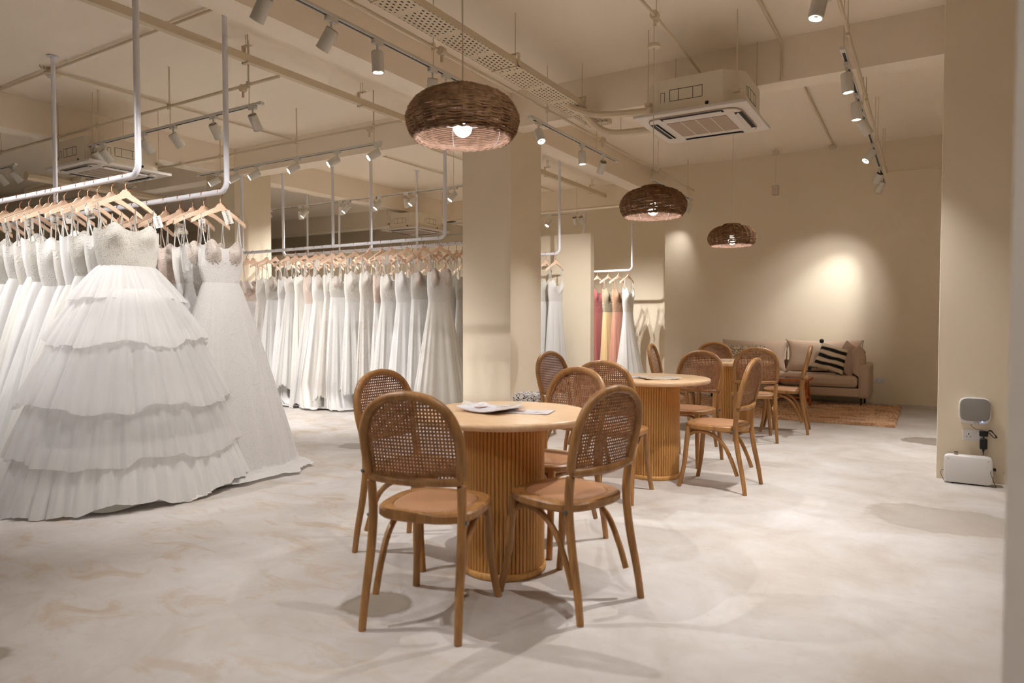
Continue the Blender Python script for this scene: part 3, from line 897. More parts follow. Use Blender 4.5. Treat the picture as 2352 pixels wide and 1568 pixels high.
# ---------------------------------------------------------------- gowns
def ring_grid(P):
    rows, n = P.shape[0], P.shape[1]
    m = MB(); m.v = [tuple(p) for p in P.reshape(-1, 3)]
    fs = []
    for i in range(rows-1):
        for k in range(n):
            l = (k+1) % n
            fs.append((i*n+k, (i+1)*n+k, (i+1)*n+l, i*n+l))
    m.f = fs
    return m
def gown(x, y, rz, label, group, seed, mats, top=1.80, waist=1.52, wb=.17, ww=.135, wh=.34, df=.14, db=.10, bodyd=.055,
         folds=9, amp=.10, p=1.25, hem=.02, train=0.0, n=72, rows=24, v_neck=0.0, strap_y=.11, straps=True, hemvar=.02, detail=True, cup_mat=None, off=0.0, hemlift=0.0):
    rng = np.random.RandomState(seed)
    t = thing('gown', label, 'dress', (x, y, 0), rz, group)
    th = np.arange(n)*2*PI/n
    c, s = np.cos(th), np.sin(th)
    e = .8
    cx = np.sign(c)*np.abs(c)**e; sy = np.sign(s)*np.abs(s)**e
    front = np.where(c > 0, 1.0, 0.0)
    tw = np.where(th > PI, th-2*PI, th)
    # bodice
    nb = 15 if detail else 6
    zt = top + np.where(c > 0, (.055*np.exp(-((np.abs(tw)-.5)/.3)**2) - .02 - v_neck*np.exp(-(tw/.4)**2))*np.clip(c*2, 0, 1), -.07*np.clip(-c*2, 0, 1))
    B = np.zeros((nb, n, 3))
    for i in range(nb):
        u = i/(nb-1)
        w = wb + (ww-wb)*u**.8 + .012*math.sin(PI*u)
        d = bodyd*(1-.15*u)
        bump = .05*np.exp(-((np.abs(tw)-.5)/.3)**2)*math.exp(-((u-.28)/.2)**2)*np.clip(c*2, 0, 1)
        B[i,:,0] = off + d*cx + bump + rng.randn()*0
        B[i,:,1] = w*sy
        B[i,:,2] = zt + (waist - zt)*u
    ph = rng.rand(6)*6.28
    # skirt
    S = np.zeros((rows, n, 3))
    jit = np.cumsum(rng.randn(n))*.0
    f1 = np.sin(folds*th+ph[0]+.6*np.sin(2*th+ph[3])); f2 = np.sin((2*folds+3)*th+ph[1]); f3 = np.sin((4*folds+1)*th+ph[2])
    f4 = np.sin((3*folds+5)*th+ph[5]+np.sin(3*th+ph[1]))
    hemn = hemvar*(np.sin(3*th+ph[4]) + .6*np.sin(7*th+ph[5]) + .4*f3)
    for i in range(rows):
        u = i/(rows-1)
        g = u**p
        w = ww + (wh-ww)*g; dfr = bodyd*.85 + (df-bodyd*.85)*g; dbk = bodyd*.85 + (db-bodyd*.85)*g
        a = amp*min(1, u*2.6+.12)
        fold = f1*.5 + f2*.35*min(1, u*2) + f3*.16 + f4*.3*min(1, u*3)
        k = 1 + a*fold
        dd = np.where(c > 0, dfr, dbk)
        S[i,:,0] = off*(1-u) + dd*cx*k + a*.06*(f1+.6*f2)*np.abs(sy)**.5*u
        S[i,:,1] = w*sy*(1+a*.35*fold) + .015*u*np.sin(folds*th*.5+ph[2])
        zh = hem + hemn + hemlift
        S[i,:,2] = waist + (zh-waist)*u
    if train:
        for q in range(4):
            if q == 0: base_row = S[-1].copy()
            row = base_row.copy()
            row[:,0] += train*(.25+.25*q)*np.clip(cx, 0, 1)**.6*(1+.06*f1); row[:,1] *= 1+.15*train*(q+1)/4
            row[:,1] += .01*f1*train
            row[:,2] = .02 + .02*np.abs(np.sin(folds*th*.7+q*1.3))*(1-q/4) + .012*(rng.rand(n))
            S = np.concatenate([S, row[None]], 0)
    S[:,:,2] = np.maximum(S[:,:,2], .008)
    ring_grid(S).build('skirt', mats[1], t, fix=False, angle=180)
    ring_grid(B).build('bodice', mats[0], t, fix=False, angle=180)
    if straps:
        for sg in (-1, 1):
            m = MB(); y0 = sg*strap_y
            i = int(np.argmin(np.abs(tw - sg*.85))); pt = B[0, i]
            i2 = int(np.argmin(np.abs(tw - sg*2.3))); pb = B[0, i2]
            yh = sg*strap_y*1.3
            zh = RZ+.02-.145-.115*(abs(yh)/.225)**1.25+.012
            m.tube(smooth_path([tuple(pt), (off*.5+.012, (pt[1]+yh)/2, (pt[2]+zh)/2-.01), (0, yh, zh), (-.012, (pb[1]+yh)/2, (pb[2]+zh)/2), tuple(pb)], 4), .0042, 4)
            m.build('strap', mats[0], t)
    if cup_mat:
        for sg in (-1, 1):
            sel = []; ids = {}
            def vid(i, k):
                if (i, k) not in ids: ids[(i, k)] = len(ids)
                return ids[(i, k)]
            for i in range(nb-1):
                for k in range(n):
                    l = (k+1) % n
                    tc_ = (tw[k]+tw[l])/2
                    if tc_*sg > 0 and ((abs(tc_)-.5)/.40)**2 + (((i+.5)/(nb-1)-.2)/.34)**2 < 1:
                        sel.append((vid(i, k), vid(i+1, k), vid(i+1, l), vid(i, l)))
            vs = [None]*len(ids)
            for (i, k), q in ids.items(): vs[q] = (B[i, k, 0]+.006, B[i, k, 1], B[i, k, 2]+.001)
            MB().add(vs, sel).build('cup', cup_mat, t, fix=False, angle=180)
    return t

# --- the tiered ball gown at the free end of the front rail
def ball_gown(x, y, rz):
    t = gown(x, y, rz, 'white tiered tulle ball gown with a beaded bodice at the end of the front rail', None, 5, (M['beaded'], M['tulle']),
             top=1.83, waist=1.56, wb=.215, ww=.185, wh=.66, df=.50, db=.30, bodyd=.085, folds=13, amp=.05, p=.95, hem=.012, n=120, rows=30, strap_y=.145)
    t.name = 'ball_gown'
    rng = np.random.RandomState(3)
    n = 260; th = np.arange(n)*2*PI/n; c, s = np.cos(th), np.sin(th)
    tiers = [(1.575, 1.34, .185, .39, 0), (1.41, 1.07, .27, .53, 1), (1.14, .66, .42, .69, 2), (.74, .33, .58, .76, 3), (.41, .035, .66, .82, 4)]
    for z0, z1, w0, w1, k in tiers:
        rows = 12; P = np.zeros((rows, n, 3)); ph = rng.rand(8)*6.28
        nf = 20+5*k
        f = .5*np.sin(nf*th+ph[0]+1.2*np.sin(3*th+ph[1])) + .35*np.sin((2*nf+7)*th+ph[2]+np.sin(5*th)) + .22*np.sin((3*nf+2)*th+ph[3])
        step = .022*np.tanh(4*np.sin(5*th+ph[4]+.8*np.sin(3*th))) + .008*np.sin(17*th+ph[5])
        for i in range(rows):
            u = i/(rows-1)
            w = w0 + (w1-w0)*u**.85
            q = w/.8
            df = .085+.56*q**1.25 if k else (.085 + .17*u); db = .06 + .26*q
            if k == 0: db = .07+.08*u
            am = .004 + .010*u
            k2 = 1 + am*f/(.25+w)
            out = .012*(k+0) *0
            P[i,:,0] = np.where(c > 0, df, db)*c*k2 + am*f*c
            P[i,:,1] = w*s*k2 + am*f*s
            P[i,:,2] = z0 + (z1-z0)*u - .05*u*0 + step*u*(1 if k else .4) - .03*np.clip(c, 0, 1)*u*(1 if k in (1,2,3) else 0)
        P[:,:,2] = np.maximum(P[:,:,2], .006)
        ring_grid(P).build('skirt_tier', M['tulle_thin'] if k < 4 else M['tulle'], t, fix=False, angle=180)
    # satin lining showing on the floor under the hem
    n2 = 90; P = np.zeros((5, n2, 3)); th = np.arange(n2)*2*PI/n2; c, s = np.cos(th), np.sin(th)
    for i in range(5):
        u = i/4; w = .62+.12*u
        P[i,:,0] = np.where(c > 0, .52+.13*u+.03*np.sin(5*th)*u, .3)*c; P[i,:,1] = (w*.88+.02*np.sin(7*th)*u)*s
        P[i,:,2] = .16*(1-u)**1.4 + .012 + .018*u*(1+np.sin(9*th+i))*.8
    ring_grid(P).build('lining_hem', M['satin'], t, fix=False, angle=180)
    return t

G1 = 'gowns on the front rail'; G2 = 'gowns on the second rail'; G3 = 'lace gowns on the third rail'; G4 = 'gowns on the fourth rail'; G5 = 'gowns on the partition rail'; G6 = 'coloured dresses'
HG = 'wooden hangers on the rails'
rr = random.Random(11)
# front rail
h = hanger(-4.81, 2.70, R(-4), 'wooden hanger holding the tiered ball gown', HG)
ball_gown(-4.80, 2.70, R(-4))
name_tag(h, 'Sandra', .20, -.27, .3)
X1 = [-4.987, -5.178, -5.309, -5.438, -5.647, -5.798, -5.886, -6.023, -6.201, -6.354, -6.597, -6.80, -7.0]
T1 = {0: ('Elliot', -.17, -.235), 2: ('C', -.14, -.24), 3: ('Elod', -.19, -.25), 5: ('Adele', -.18, -.25), 8: ('Scarlet', -.18, -.25)}
desc1 = ['white tulle gown with a beaded bodice', 'white tulle gown with a blush corset', 'white gown with a sheer corset top', 'white gown with lace flowers at the waist', 'white tulle gown with a smooth bodice', 'white gown with a scooped lace bodice', 'white lace-top tulle gown']
for i, x in enumerate(X1):
    o_ = ORD[i+1]
    a = R(rr.uniform(-9, 5))
    h = hanger(x, 2.70, a, 'wooden hanger, %s from the ball gown end of the front rail' % o_, HG, R(rr.uniform(-3, 3)))
    if i in T1: name_tag(h, T1[i][0], T1[i][1], T1[i][2], rr.uniform(-.3, .3))
    big = i in (2, 4, 6, 9)
    mt = [(M['lace'], M['tulle']), (M['beaded'], M['tulle']), (M['tulle'], M['ivory']), (M['lace_big'], M['tulle'])][i % 4]
    gown(x, 2.70, a, '%s, %s from the ball gown on its rail' % (desc1[i % 7], o_), G1, 20+i, mt,
         top=1.80+rr.uniform(-.03, .03), waist=1.50+rr.uniform(-.05, .03), wb=.19, ww=.155, wh=.60+rr.uniform(-.08, .06), df=.20+.1*big, db=.16, folds=10+i % 4, amp=.09, p=.9,
         strap_y=.13, v_neck=.03*(i % 2), hem=.03, n=96, rows=26)
# second rail
X2 = [-4.741, -4.95, -5.10, -5.266, -5.466, -5.699, -5.93, -6.16]
desc2 = ['white sparkling lace gown with beaded cups', 'white gown with beaded blush cups', 'pale gown with thin crossed straps', 'ivory gown with gathered V-shaped cups', 'white lace gown', 'ivory tulle gown', 'white tulle gown', 'ivory lace gown']
T2 = {0: ('Florence', .03, -.165, .35), 1: ('Vera', -.03, -.22, .2), 3: ('Ve', .0, -.23, 0), 4: ('', .1, -.23, -.2)}
for i, x in enumerate(X2):
    a = R([-6, -10, 4, -8, 2, -5, 3, -4][i])
    h = hanger(x, 3.40, a, ('wooden hanger with the Florence tag on the second rail' if i == 0 else 'wooden hanger, %s from the free end of the second rail' % ORD[i]), HG, R(rr.uniform(-3, 3)))
    if i in T2: name_tag(h, *T2[i], scale=1.25 if i == 0 else 1.0)
    mt = [(M['lace'], M['lace']), (M['lace'], M['lace']), (M['ivory'], M['tulle']), (M['lace_blush'], M['ivory'])][i % 4]
    gown(x, 3.40, a, '%s, %s from the near end of the second rail' % (desc2[i], ORD[i]), G2, 60+i, mt, top=1.79, waist=1.49, wb=.185, ww=.15,
         wh=.60 if i == 0 else .42+rr.uniform(-.05, .08), df=.34 if i == 0 else .18, db=.14, folds=9+i % 3, amp=.07, p=.92 if i == 0 else 1.0, train=.22 if i == 0 else (.15 if i == 1 else 0), v_neck=.02+.03*(i == 3),
         strap_y=.12, cup_mat=M['cup'] if i in (0, 1, 3) else None, n=110 if i == 0 else 84, rows=30)
# third rail: lace gowns
X3 = [-5.092, -5.348, -5.849, -6.033, -6.244, -6.499, -6.737, -6.908, -7.083, -7.243, -7.442, -7.644, -7.806, -8.054, -8.242, -8.551, -8.70]
kinds = [(M['lace'], M['ivory']), (M['beaded'], M['lace']), (M['lace_big'], M['lace']), (M['lace_blush'], M['lace']), (M['lace_big'], M['lace_big']), (M['satin'], M['satin']), (M['lace'], M['tulle'])]
kd = ['pleated white gown with beaded cups', 'white beaded gown', 'white appliqued lace gown', 'blush lace gown', 'heavily appliqued white gown', 'ivory satin gown', 'white lace-top tulle gown']
T3 = {6: 'Calista', 3: '', 9: '', 12: ''}
X3b = []
for i, x in enumerate(X3):
    X3b.append(x)
    if i == 1: X3b.append(-5.60)
for i, x in enumerate(X3b):
    a = R(rr.uniform(-26, 10)) if i != 1 else R(-22)
    if i == 0: a = R(-26)
    k = [0, 1, 6, 2, 3, 4, 2, 1, 4, 0, 3, 5, 2, 6, 1, 4, 3, 0][i]
    h = hanger(x, 6.67, a, 'wooden hanger, %s from the column end of the third rail' % ORD[i], HG, R(rr.uniform(-4, 4)))
    if i in T3: name_tag(h, T3[i], rr.choice((-.1, .08)), -.2, rr.uniform(-.3, .4), scale=1.2)
    gown(x, 6.67, a, '%s, %s from the column on the third rail' % (kd[k], ORD[i]), G3, 100+i, kinds[k], top=1.79+rr.uniform(-.05, .03), waist=1.50+rr.uniform(-.10, .08),
         wb=.165, ww=.152+.012*(i % 2), wh=.27+rr.uniform(-.03, .10), df=.11+rr.uniform(0, .05), db=.09, bodyd=.042, folds=8+i % 4, amp=.17, p=1.05, hem=.03, hemlift=rr.choice((0, .05, .12, .22, .30)),
         train=rr.choice((0, .25, .45)) if i % 2 else 0, v_neck=rr.choice((0, .05, .09)), cup_mat=M['cup'] if k in (0, 1, 3) else None, hemvar=.035, n=84, rows=22)
# fourth rail
X4 = [-5.189, -5.287, -5.414, -5.58, -5.756, -5.92, -6.026, -6.211, -6.424, -6.537, -6.749, -6.924, -7.077, -7.241, -7.398, -7.559, -7.731, -7.869, -8.057, -8.277, -8.501]
for i, x in enumerate(X4):
    a = R(rr.uniform(-14, 8)); k = (i*3+1) % 7
    h = hanger(x, 7.28, a, 'wooden hanger, %s from the column end of the fourth rail' % ORD[i], HG, R(rr.uniform(-4, 4)))
    gown(x, 7.28, a, '%s, %s from the column on the fourth rail' % (kd[k], ORD[i]), G4, 150+i, kinds[k], top=1.78+rr.uniform(-.06, .03), waist=1.46,
         wb=.165, ww=.15, wh=.28+rr.uniform(-.02, .10), df=.11, db=.08, bodyd=.042, folds=7+i % 3, amp=.15, p=1.1, hem=.04, train=0, v_neck=rr.choice((0, .06)), n=48, rows=14, detail=False)
# partition rail: two gowns right of the column, more seen through the rails in front
X5 = [-4.818, -4.983, -5.3, -5.6, -5.9, -6.2, -6.55, -6.9, -7.25, -7.6, -7.95, -8.3]
for i, x in enumerate(X5):
    a = R(-8 if i == 0 else rr.uniform(-10, 6)); k = (6, 1, 2, 0, 4)[i % 5]
    hanger(x, 9.176, a, 'wooden hanger, %s from the free end of the partition rail' % ORD[i], HG, R(3 if i == 0 else 0))
    gown(x, 9.176, a, '%s, %s along the partition rail' % (('slim white V-neck gown' if i == 0 else kd[k]), ORD[i]), G5, 190+i, (M['lace'], M['tulle']) if i == 0 else kinds[k], top=1.79, waist=1.48,
         wb=.18, ww=.16, wh=.27 if i < 2 else .34, df=.13, db=.09, bodyd=.045, folds=8, amp=.13, p=1.0, hem=.02, v_neck=.13 if i == 0 else .05, train=.3 if i == 1 else 0, n=72 if i < 2 else 40, rows=20 if i < 2 else 10, detail=i < 2)
# coloured dresses
CD = [(-5.154, 'white floral lace gown with a flared train, beside the coloured dresses', (M['lace_big'], M['lace']), .42, .35), (-5.369, 'peach satin gown with a tan lace top on the far rail', (M['tan_lace'], M['peach']), .27, 0),
      (-5.588, 'yellow gown with a dark floral lace top on the far rail', (M['flower'], M['gold']), .22, 0), (-5.829, 'dusky rose satin gown with a rose lace top on the far rail', (M['rose_lace'], M['dusky']), .24, 0),
      (-6.02, 'dark wine satin gown half hidden by the partition edge', (M['wine'], M['wine']), .26, 0)]
for i, (x, lb, mt, wh, tn) in enumerate(CD):
    a = R([-14, -18, -16, -20, -10][i])
    hanger(x, 12.95, a, 'wooden hanger holding the %s dress on the far rail' % ['white floral', 'peach', 'yellow', 'dusky rose', 'dark wine'][i], HG)
    gown(x, 12.95, a, lb, G6, 230+i, mt, top=1.83, waist=1.36, wb=.175, ww=.15, wh=wh, df=.14 if i else .3, db=.1, folds=6, amp=.1, p=1.4 if not i else 1.0, train=tn, v_neck=.1, strap_y=.09, n=64, rows=20)

# ---------------------------------------------------------------- lighting tracks and spotlights
TZR = 3.15
def track(label, axis, a0, a1, cpos, z=TZR, rods=(), ztop=CZ):
    """axis 'x' or 'y': the direction the track runs in"""
    L = a1-a0
    loc = (a0, cpos, z) if axis == 'x' else (cpos, a0, z)
    t = thing('lighting_track', label, 'lighting track', loc, 0 if axis == 'x' else PI/2, 'white spotlight tracks')
    MB().box(0, L, -.018, .018, 0, .022).build('track_body', M['fixture'], t, bevel=.002)
    MB().box(.07, L-.07, -.009, .009, -.002, .0012).build('slot', M['black'], t)
    for e in (0, L):
        MB().box(e-.03 if e else -.012, e+.012 if e else .03, -.0195, .0195, -.004, .024).build('end_cap', M['fixture'], t, bevel=.003)
    for r_ in rods:
        m = MB(); m.cyl((r_-a0, 0, .022), (r_-a0, 0, ztop-z), .0038, 6); m.build('hanger_rod', M['conduit'], t)
    return t
def fixture_meshes():
    ad = MB().box(-.045,.045,-.016,.016,-.03,0).mesh('adapter', M['fixture'])
    stm = MB().cyl((0,0,-.03),(0,0,-.075),.0085,10)
    stm.tube([(0,0,-.07),(0,0,-.085)], .012, 10)
    stm = stm.mesh('stem', M['fixture'])
    ho = MB(); ho.lathe([(.0,.018),(.040,.018),(.0425,.012),(.0425,-.118),(.0405,-.124),(.036,-.124),(.034,-.110),(0,-.110)], 24)
    ho = ho.mesh('housing', M['fixture'])
    cp = MB(); cp.lathe([(0,.0205),(.037,.0205),(.037,.0182)], 24).disc(.037,.0205,24); cp = cp.mesh('back_cap', M['fix_cap'])
    le = MB(); le.disc(.035, -.1125, 24, up=False); le = le.mesh('lens', M['lens'], fix=False)
    ce = MB(); ce.disc(.013, -.114, 16, up=False); ce = ce.mesh('reflector', M['lens_off'], fix=False)
    ri = MB(); ri.lathe([(.034,-.112),(.043,-.118),(.0432,-.1255),(.036,-.1255)], 24); ri = ri.mesh('trim_ring', M['fixture'])
    return ad, stm, ho, cp, le, ri, ce
FX = fixture_meshes()
NSPOT = 0
def spot(axis, along, cpos, aim, label, group, z=TZR, power=1.0, cone=82, blend=1.0, lit=True):
    global NSPOT
    loc = (along, cpos, z) if axis == 'x' else (cpos, along, z)
    t = thing('spotlight', label, 'spotlight', loc, 0, group)
    ob('adapter', FX[0], t, (0,0,0), (0,0,0 if axis == 'x' else PI/2)); ob('stem', FX[1], t)
    q = Vector((0,0,-1)).rotation_difference(Vector(aim).normalized())
    h = ob('housing', FX[2], t, (0,0,-.095), q)
    ob('back_cap', FX[3], h); ob('lens', FX[4], h); ob('reflector', FX[6], h); ob('trim_ring', FX[5], h)
    ld = bpy.data.lights.new('spot_light', 'SPOT'); ld.energy = SPOT_W*power; ld.color = SPOT_COL
    ld.spot_size = R(cone); ld.spot_blend = blend; ld.shadow_soft_size = .02
    ob('spot_light', ld, h, (0,0,-.13))
    NSPOT += 1
    return t
GA = 'spotlights on the track beside the perforated tray'; GR = 'spotlights on the right-hand track'
# track along the tray (x = -3.3)
XA = -3.3
track('white track above the front pendant lamp', 'y', -2.2, 4.62, XA, 3.14, (.2, 2.4, 4.25), 3.75)
track('white track right of the column', 'y', 5.75, 7.92, XA, 3.14, (6.1, 7.3), 3.75)
track('white track behind the middle pendant lamp', 'y', 9.14, 11.05, XA, 3.14, (9.4, 10.8), 3.75)
for k, (yy, aim, pw, lb) in enumerate([
    (-1.2, (.3,.7,-.7), .7, 'added spotlight on the tray-side track, behind the camera'), (.4, (-.75,.35,-.75), .4, 'added spotlight on the tray-side track, above the camera'),  # unseen fixtures added on this track to light the foreground
    (1.5, (.35,.3,-.9), 1.3, 'spotlight on the tray-side track, just out of the top of the frame'),
    (2.68, (-.58,-.02,-.75), .8, 'spotlight cut by the top edge, first above the ball gown side'), (3.19, (-.58,-.08,-.75), .8, 'spotlight with a black back tilted toward the gowns'),
    (3.62, (.02,.03,-1), .4, 'spotlight shining straight down left of the front pendant lamp'), (4.24, (-.3,.25,-.9), .6, 'spotlight turned away just above the front pendant lamp'),
    (4.41, (-.5,.1,-.8), .5, 'spotlight half hidden behind the front pendant lamp')]):
    spot('y', yy, XA, aim, lb, GA, 3.14, pw)
for yy, aim, pw, lb in [(5.92, (.42,-.28,-.85), 1.2, 'spotlight tilted toward the tables, first right of the column'), (6.91, (.06,-.02,-1), 1.2, 'spotlight shining straight down, second right of the column'),
                       (7.48, (-1.5,1.4,-2.0), 2.2, 'spotlight tilted away, third right of the column'), (10.9, (-.4,.05,-.9), .2, 'spotlight in front of the back wall, right of the middle pendant lamp')]:
    spot('y', yy, XA, aim, lb, GA, 3.14, pw)
# right-hand track
XR = -.55
track('white track behind the camera on the right side', 'y', -2.5, 4.55, XR, 3.12, (.0, 2.0, 4.4), 3.75)
track('long white track on the right running to the back wall', 'y', 5.42, 10.85, XR, 3.12, (5.5, 7.2, 8.9, 10.4), 3.75)
for yy, aim, pw, cn, lb in [
    (-1.4, (-.1,.3,-1), .5, 82, 'added spotlight on the right track far behind the camera'), (.3, (.0,.25,-1), .45, 82, 'added spotlight on the right track behind the camera'),  # added out of view to light the foreground
    (1.9, (-.4,.25,-1), .55, 82, 'added spotlight on the right track above the camera'), (3.1, (.1,.3,-1), .6, 82, 'added spotlight on the right track before the frame'),  # also added unseen, for light from the camera side
    (4.26, (-.18,-.16,-1), 2.3, 80, 'large spotlight cut by the top edge on the right track'), (5.72, (.1,.02,-1), 1.2, 82, 'spotlight shining straight down, nearest whole one on the right track'),
    (6.53, (.02,.02,-1), 1.0, 82, 'spotlight shining straight down, second whole one on the right track'), (7.14, (.42,.22,-.8), 2.2, 82, 'spotlight tilted to the right, third whole one on the right track'),
    (8.46, (-.5,-.45,-.8), 1.5, 80, 'spotlight facing the camera on the right track'), (9.78, (-.9,1.38,-1.62), .7, 62, 'spotlight aimed at the wall above the sofa'),
    (10.4, (-.93,.76,-1.85), 1.1, 44, 'last spotlight at the back wall end of the right track')]:
    spot('y', yy, XR, aim, lb, GR, 3.12, pw, cn)
# tracks across the gown area
GL1, GL2, GL3, GL4 = 'spotlights on the first cross track', 'spotlights on the second cross track', 'spotlights on the third cross track', 'spotlights past the partition'
track('white cross track in front of the left air conditioner', 'x', -8.38, -5.18, 4.15, TZR, (-7.9, -6.57, -5.35), CZ)
track('white cross track at the far left edge', 'x', -13.0, -9.85, 4.15, TZR, (-10.4,), CZ)
track('white cross track over the second rail', 'x', -8.5, -5.2, 5.75, TZR, (-8.0, -6.54, -5.3), CZ)
track('white cross track behind the left air conditioner', 'x', -13.2, -10.0, 5.75, TZR, (-10.6,), CZ)
track('long white cross track over the third and fourth rails', 'x', -10.9, -4.95, 8.2, TZR, (-9.6, -7.6, -6.0), CZ)
track('white cross track past the partition', 'x', -8.3, -5.3, 11.3, TZR, (-6.6, -5.5), CZ)
track('added white cross track out of frame in front of the ball gown rail', 'x', -8.4, -4.9, 1.1, TZR, (-7.9, -5.2), CZ)  # unseen track added to carry extra lamps for the front rail
for i, x in enumerate([-5.30, -5.875, -6.52, -7.04, -7.82, -7.99]):
    spot('x', x, 4.15, (-.2 if i < 2 else .1 if i < 5 else -.05, .62, -.75), 'spotlight turned away, %s from the near end of the first cross track' % ORD[i], GL1, power=1.0)
for i, x in enumerate([-9.93, -10.3]):
    spot('x', x, 4.15, (.1, .62, -.75), 'spotlight at the left edge of the frame, %s on its track' % ORD[i], GL1, power=.9)
for i, x in enumerate([-5.25, -5.87, -6.54, -7.26, -7.66, -8.06]):
    spot('x', x, 5.75, (-.4, -.65, -.5), 'spotlight facing left, %s from the near end of the second cross track' % ORD[i], GL2, power=.5)
for i, x in enumerate([-5.98, -6.73, -7.44, -8.13, -9.1, -10.04]):
    spot('x', x, 8.2, (-.35, -.5, -.75), 'tilted lit spotlight, %s from the column on the third cross track' % ORD[i], GL3, power=1.0)
for i, x in enumerate([-6.10, -6.90, -7.56, -8.3, -9.26]):
    spot('x', x, 8.2, (-.05, .25, -1), 'spotlight pointing down, %s from the column on the third cross track' % ORD[i], GL3, power=1.2)
for i, (x, aim) in enumerate([(-5.41, (.05, .75, -.8)), (-5.54, (-.05, .65, -.85)), (-6.06, (-.2, -.5, -.85))]):
    spot('x', x, 11.3, aim, 'spotlight %s from the right past the partition' % ORD[i], GL4, power=2.0)
for i, x in enumerate([-5.1, -5.8, -6.6, -7.5]):
    spot('x', x, 1.1, (.1, .75, -.75), 'added spotlight out of frame aimed at the front rail, number %s' % ORD[i], 'added spotlights out of frame on the left', power=1.0)  # lamps added out of view to brighten the front-rail gowns

track('white cross track far off above the partition', 'x', -11.2, -7.3, 12.7, TZR, (-10.5, -8.0), CZ)
for i, x in enumerate([-7.6, -8.6, -9.7, -10.8]):
    spot('x', x, 12.7, (-.2, -.35, -.9), 'distant spotlight seen above the partition, %s from the right' % ORD[i], GL4, power=1.3)

# ---------------------------------------------------------------- conduits, tray, ceiling fittings
def pipe(label, pts, r, name='conduit_pipe', clips=(), rods=(), boxes=()):
    o0 = pts[0]
    t = thing(name, label, 'conduit', o0)
    L = [tuple(a-b for a, b in zip(p, o0)) for p in pts]
    MB().tube(L, r, 8).build('tube', M['conduit'], t)
    for p in rods:
        q = tuple(a-b for a, b in zip(p, o0))
        m = MB(); m.cyl(q, (q[0], q[1], CZ-o0[2]), .004, 6); m.build('rod', M['conduit'], t)
        m = MB(); m.box(q[0]-.012, q[0]+.012, q[1]-.012, q[1]+.012, q[2]-.03, q[2]+.03); m.build('clamp', M['conduit'], t)
    for p in boxes:
        q = tuple(a-b for a, b in zip(p, o0))
        m = MB(); m.tube([(q[0], q[1]-.022, q[2]), (q[0], q[1]+.022, q[2])], .034, 14)
        m.cyl((q[0], q[1], q[2]-.03), (q[0], q[1], q[2]-.085), .012, 10)
        m.build('junction_box', M['conduit'], t)
    return t
pipe('thin conduit pipe above the tray-side track', [(XA+.0, -2.3, 3.31), (XA, 11.12, 3.31)], .0125, rods=[(XA, 6.1, 3.31), (XA, 7.3, 3.31), (XA, 9.4, 3.31), (XA, 10.8, 3.31), (XA, 4.25, 3.31)], boxes=[(XA+.02, 4.33, 3.30), (XA+.02, 7.42, 3.30)])
pipe('thin conduit pipe above the right-hand track', [(XR+.025, -2.5, 3.27), (XR+.025, 11.0, 3.27)], .013, rods=[(XR+.025, 5.5, 3.27), (XR+.025, 7.2, 3.27), (XR+.025, 8.9, 3.27), (XR+.025, 10.4, 3.27)])
pipe('thin conduit pipe running to the back wall corner', [(XR+.025, 10.95, 3.27), (1.9, 11.13, 3.27)], .010)
pipe('conduit pipe above the first cross track', [(-13.0, 4.14, 3.35), (-4.93, 4.14, 3.35)], .0145, rods=[(-7.9, 4.14, 3.35), (-6.57, 4.14, 3.35), (-5.35, 4.14, 3.35), (-10.2, 4.14, 3.35)], boxes=[(-5.42, 4.14, 3.33)])
pipe('conduit pipe above the second cross track', [(-13.0, 5.74, 3.35), (-4.9, 5.74, 3.35)], .0145, rods=[(-8.0, 5.74, 3.35), (-6.54, 5.74, 3.35), (-5.3, 5.74, 3.35)], boxes=[(-5.36, 5.74, 3.33)])
pipe('ceiling pipe crossing above the clothes rails', [(-9.2, 3.54, 3.72), (-4.9, 3.54, 3.72)], .012)
pipe('ceiling pipe running away from the round smoke detector', [(-7.63, 3.54, 3.72), (-7.63, 6.6, 3.72)], .012)
pipe('ceiling pipe beyond the second cross track', [(-7.2, 6.95, 3.72), (-7.2, 9.6, 3.72)], .012)
pipe('ceiling pipe over the lace gowns', [(-6.3, 6.95, 3.72), (-6.3, 11.9, 3.72)], .012)
pipe('suspended pipe feeding the middle pendant lamp', [(-1.76, -2, 3.5), (-1.80, 5.06, 3.5), (-1.84, 6.3, 3.5), (-1.84, 6.55, 3.46)], .0125, rods=[(-1.8, 4.2, 3.5), (-1.81, 5.09, 3.5)], boxes=[(-1.80, 5.03, 3.5)])
pipe('ceiling pipe bending down the cross beam', [(-1.18, -2, 3.72), (-1.18, 6.4, 3.72), (-1.17, 6.55, 3.70), (-1.166, 6.60, 3.64), (-1.166, 6.60, 3.36)], .013)
pipe('ceiling pipe ending at the round detector near the back wall', [(-1.18, 6.9, 3.735), (-1.22, 11.1, 3.735)], .011)
pipe('horizontal pipe on the wall past the partition', [(-9.0, 11.9, 3.33), (-3.9, 11.9, 3.33)], .012)
pipe('insulated duct pipe at the far left', [(-12.0, 5.2, 3.2), (-10.2, 5.1, 3.18), (-8.95, 4.55, 3.12)], .05)
pipe('second insulated pipe behind the left air conditioner', [(-10.4, 4.5, 3.14), (-10.55, 6.5, 3.14)], .06)
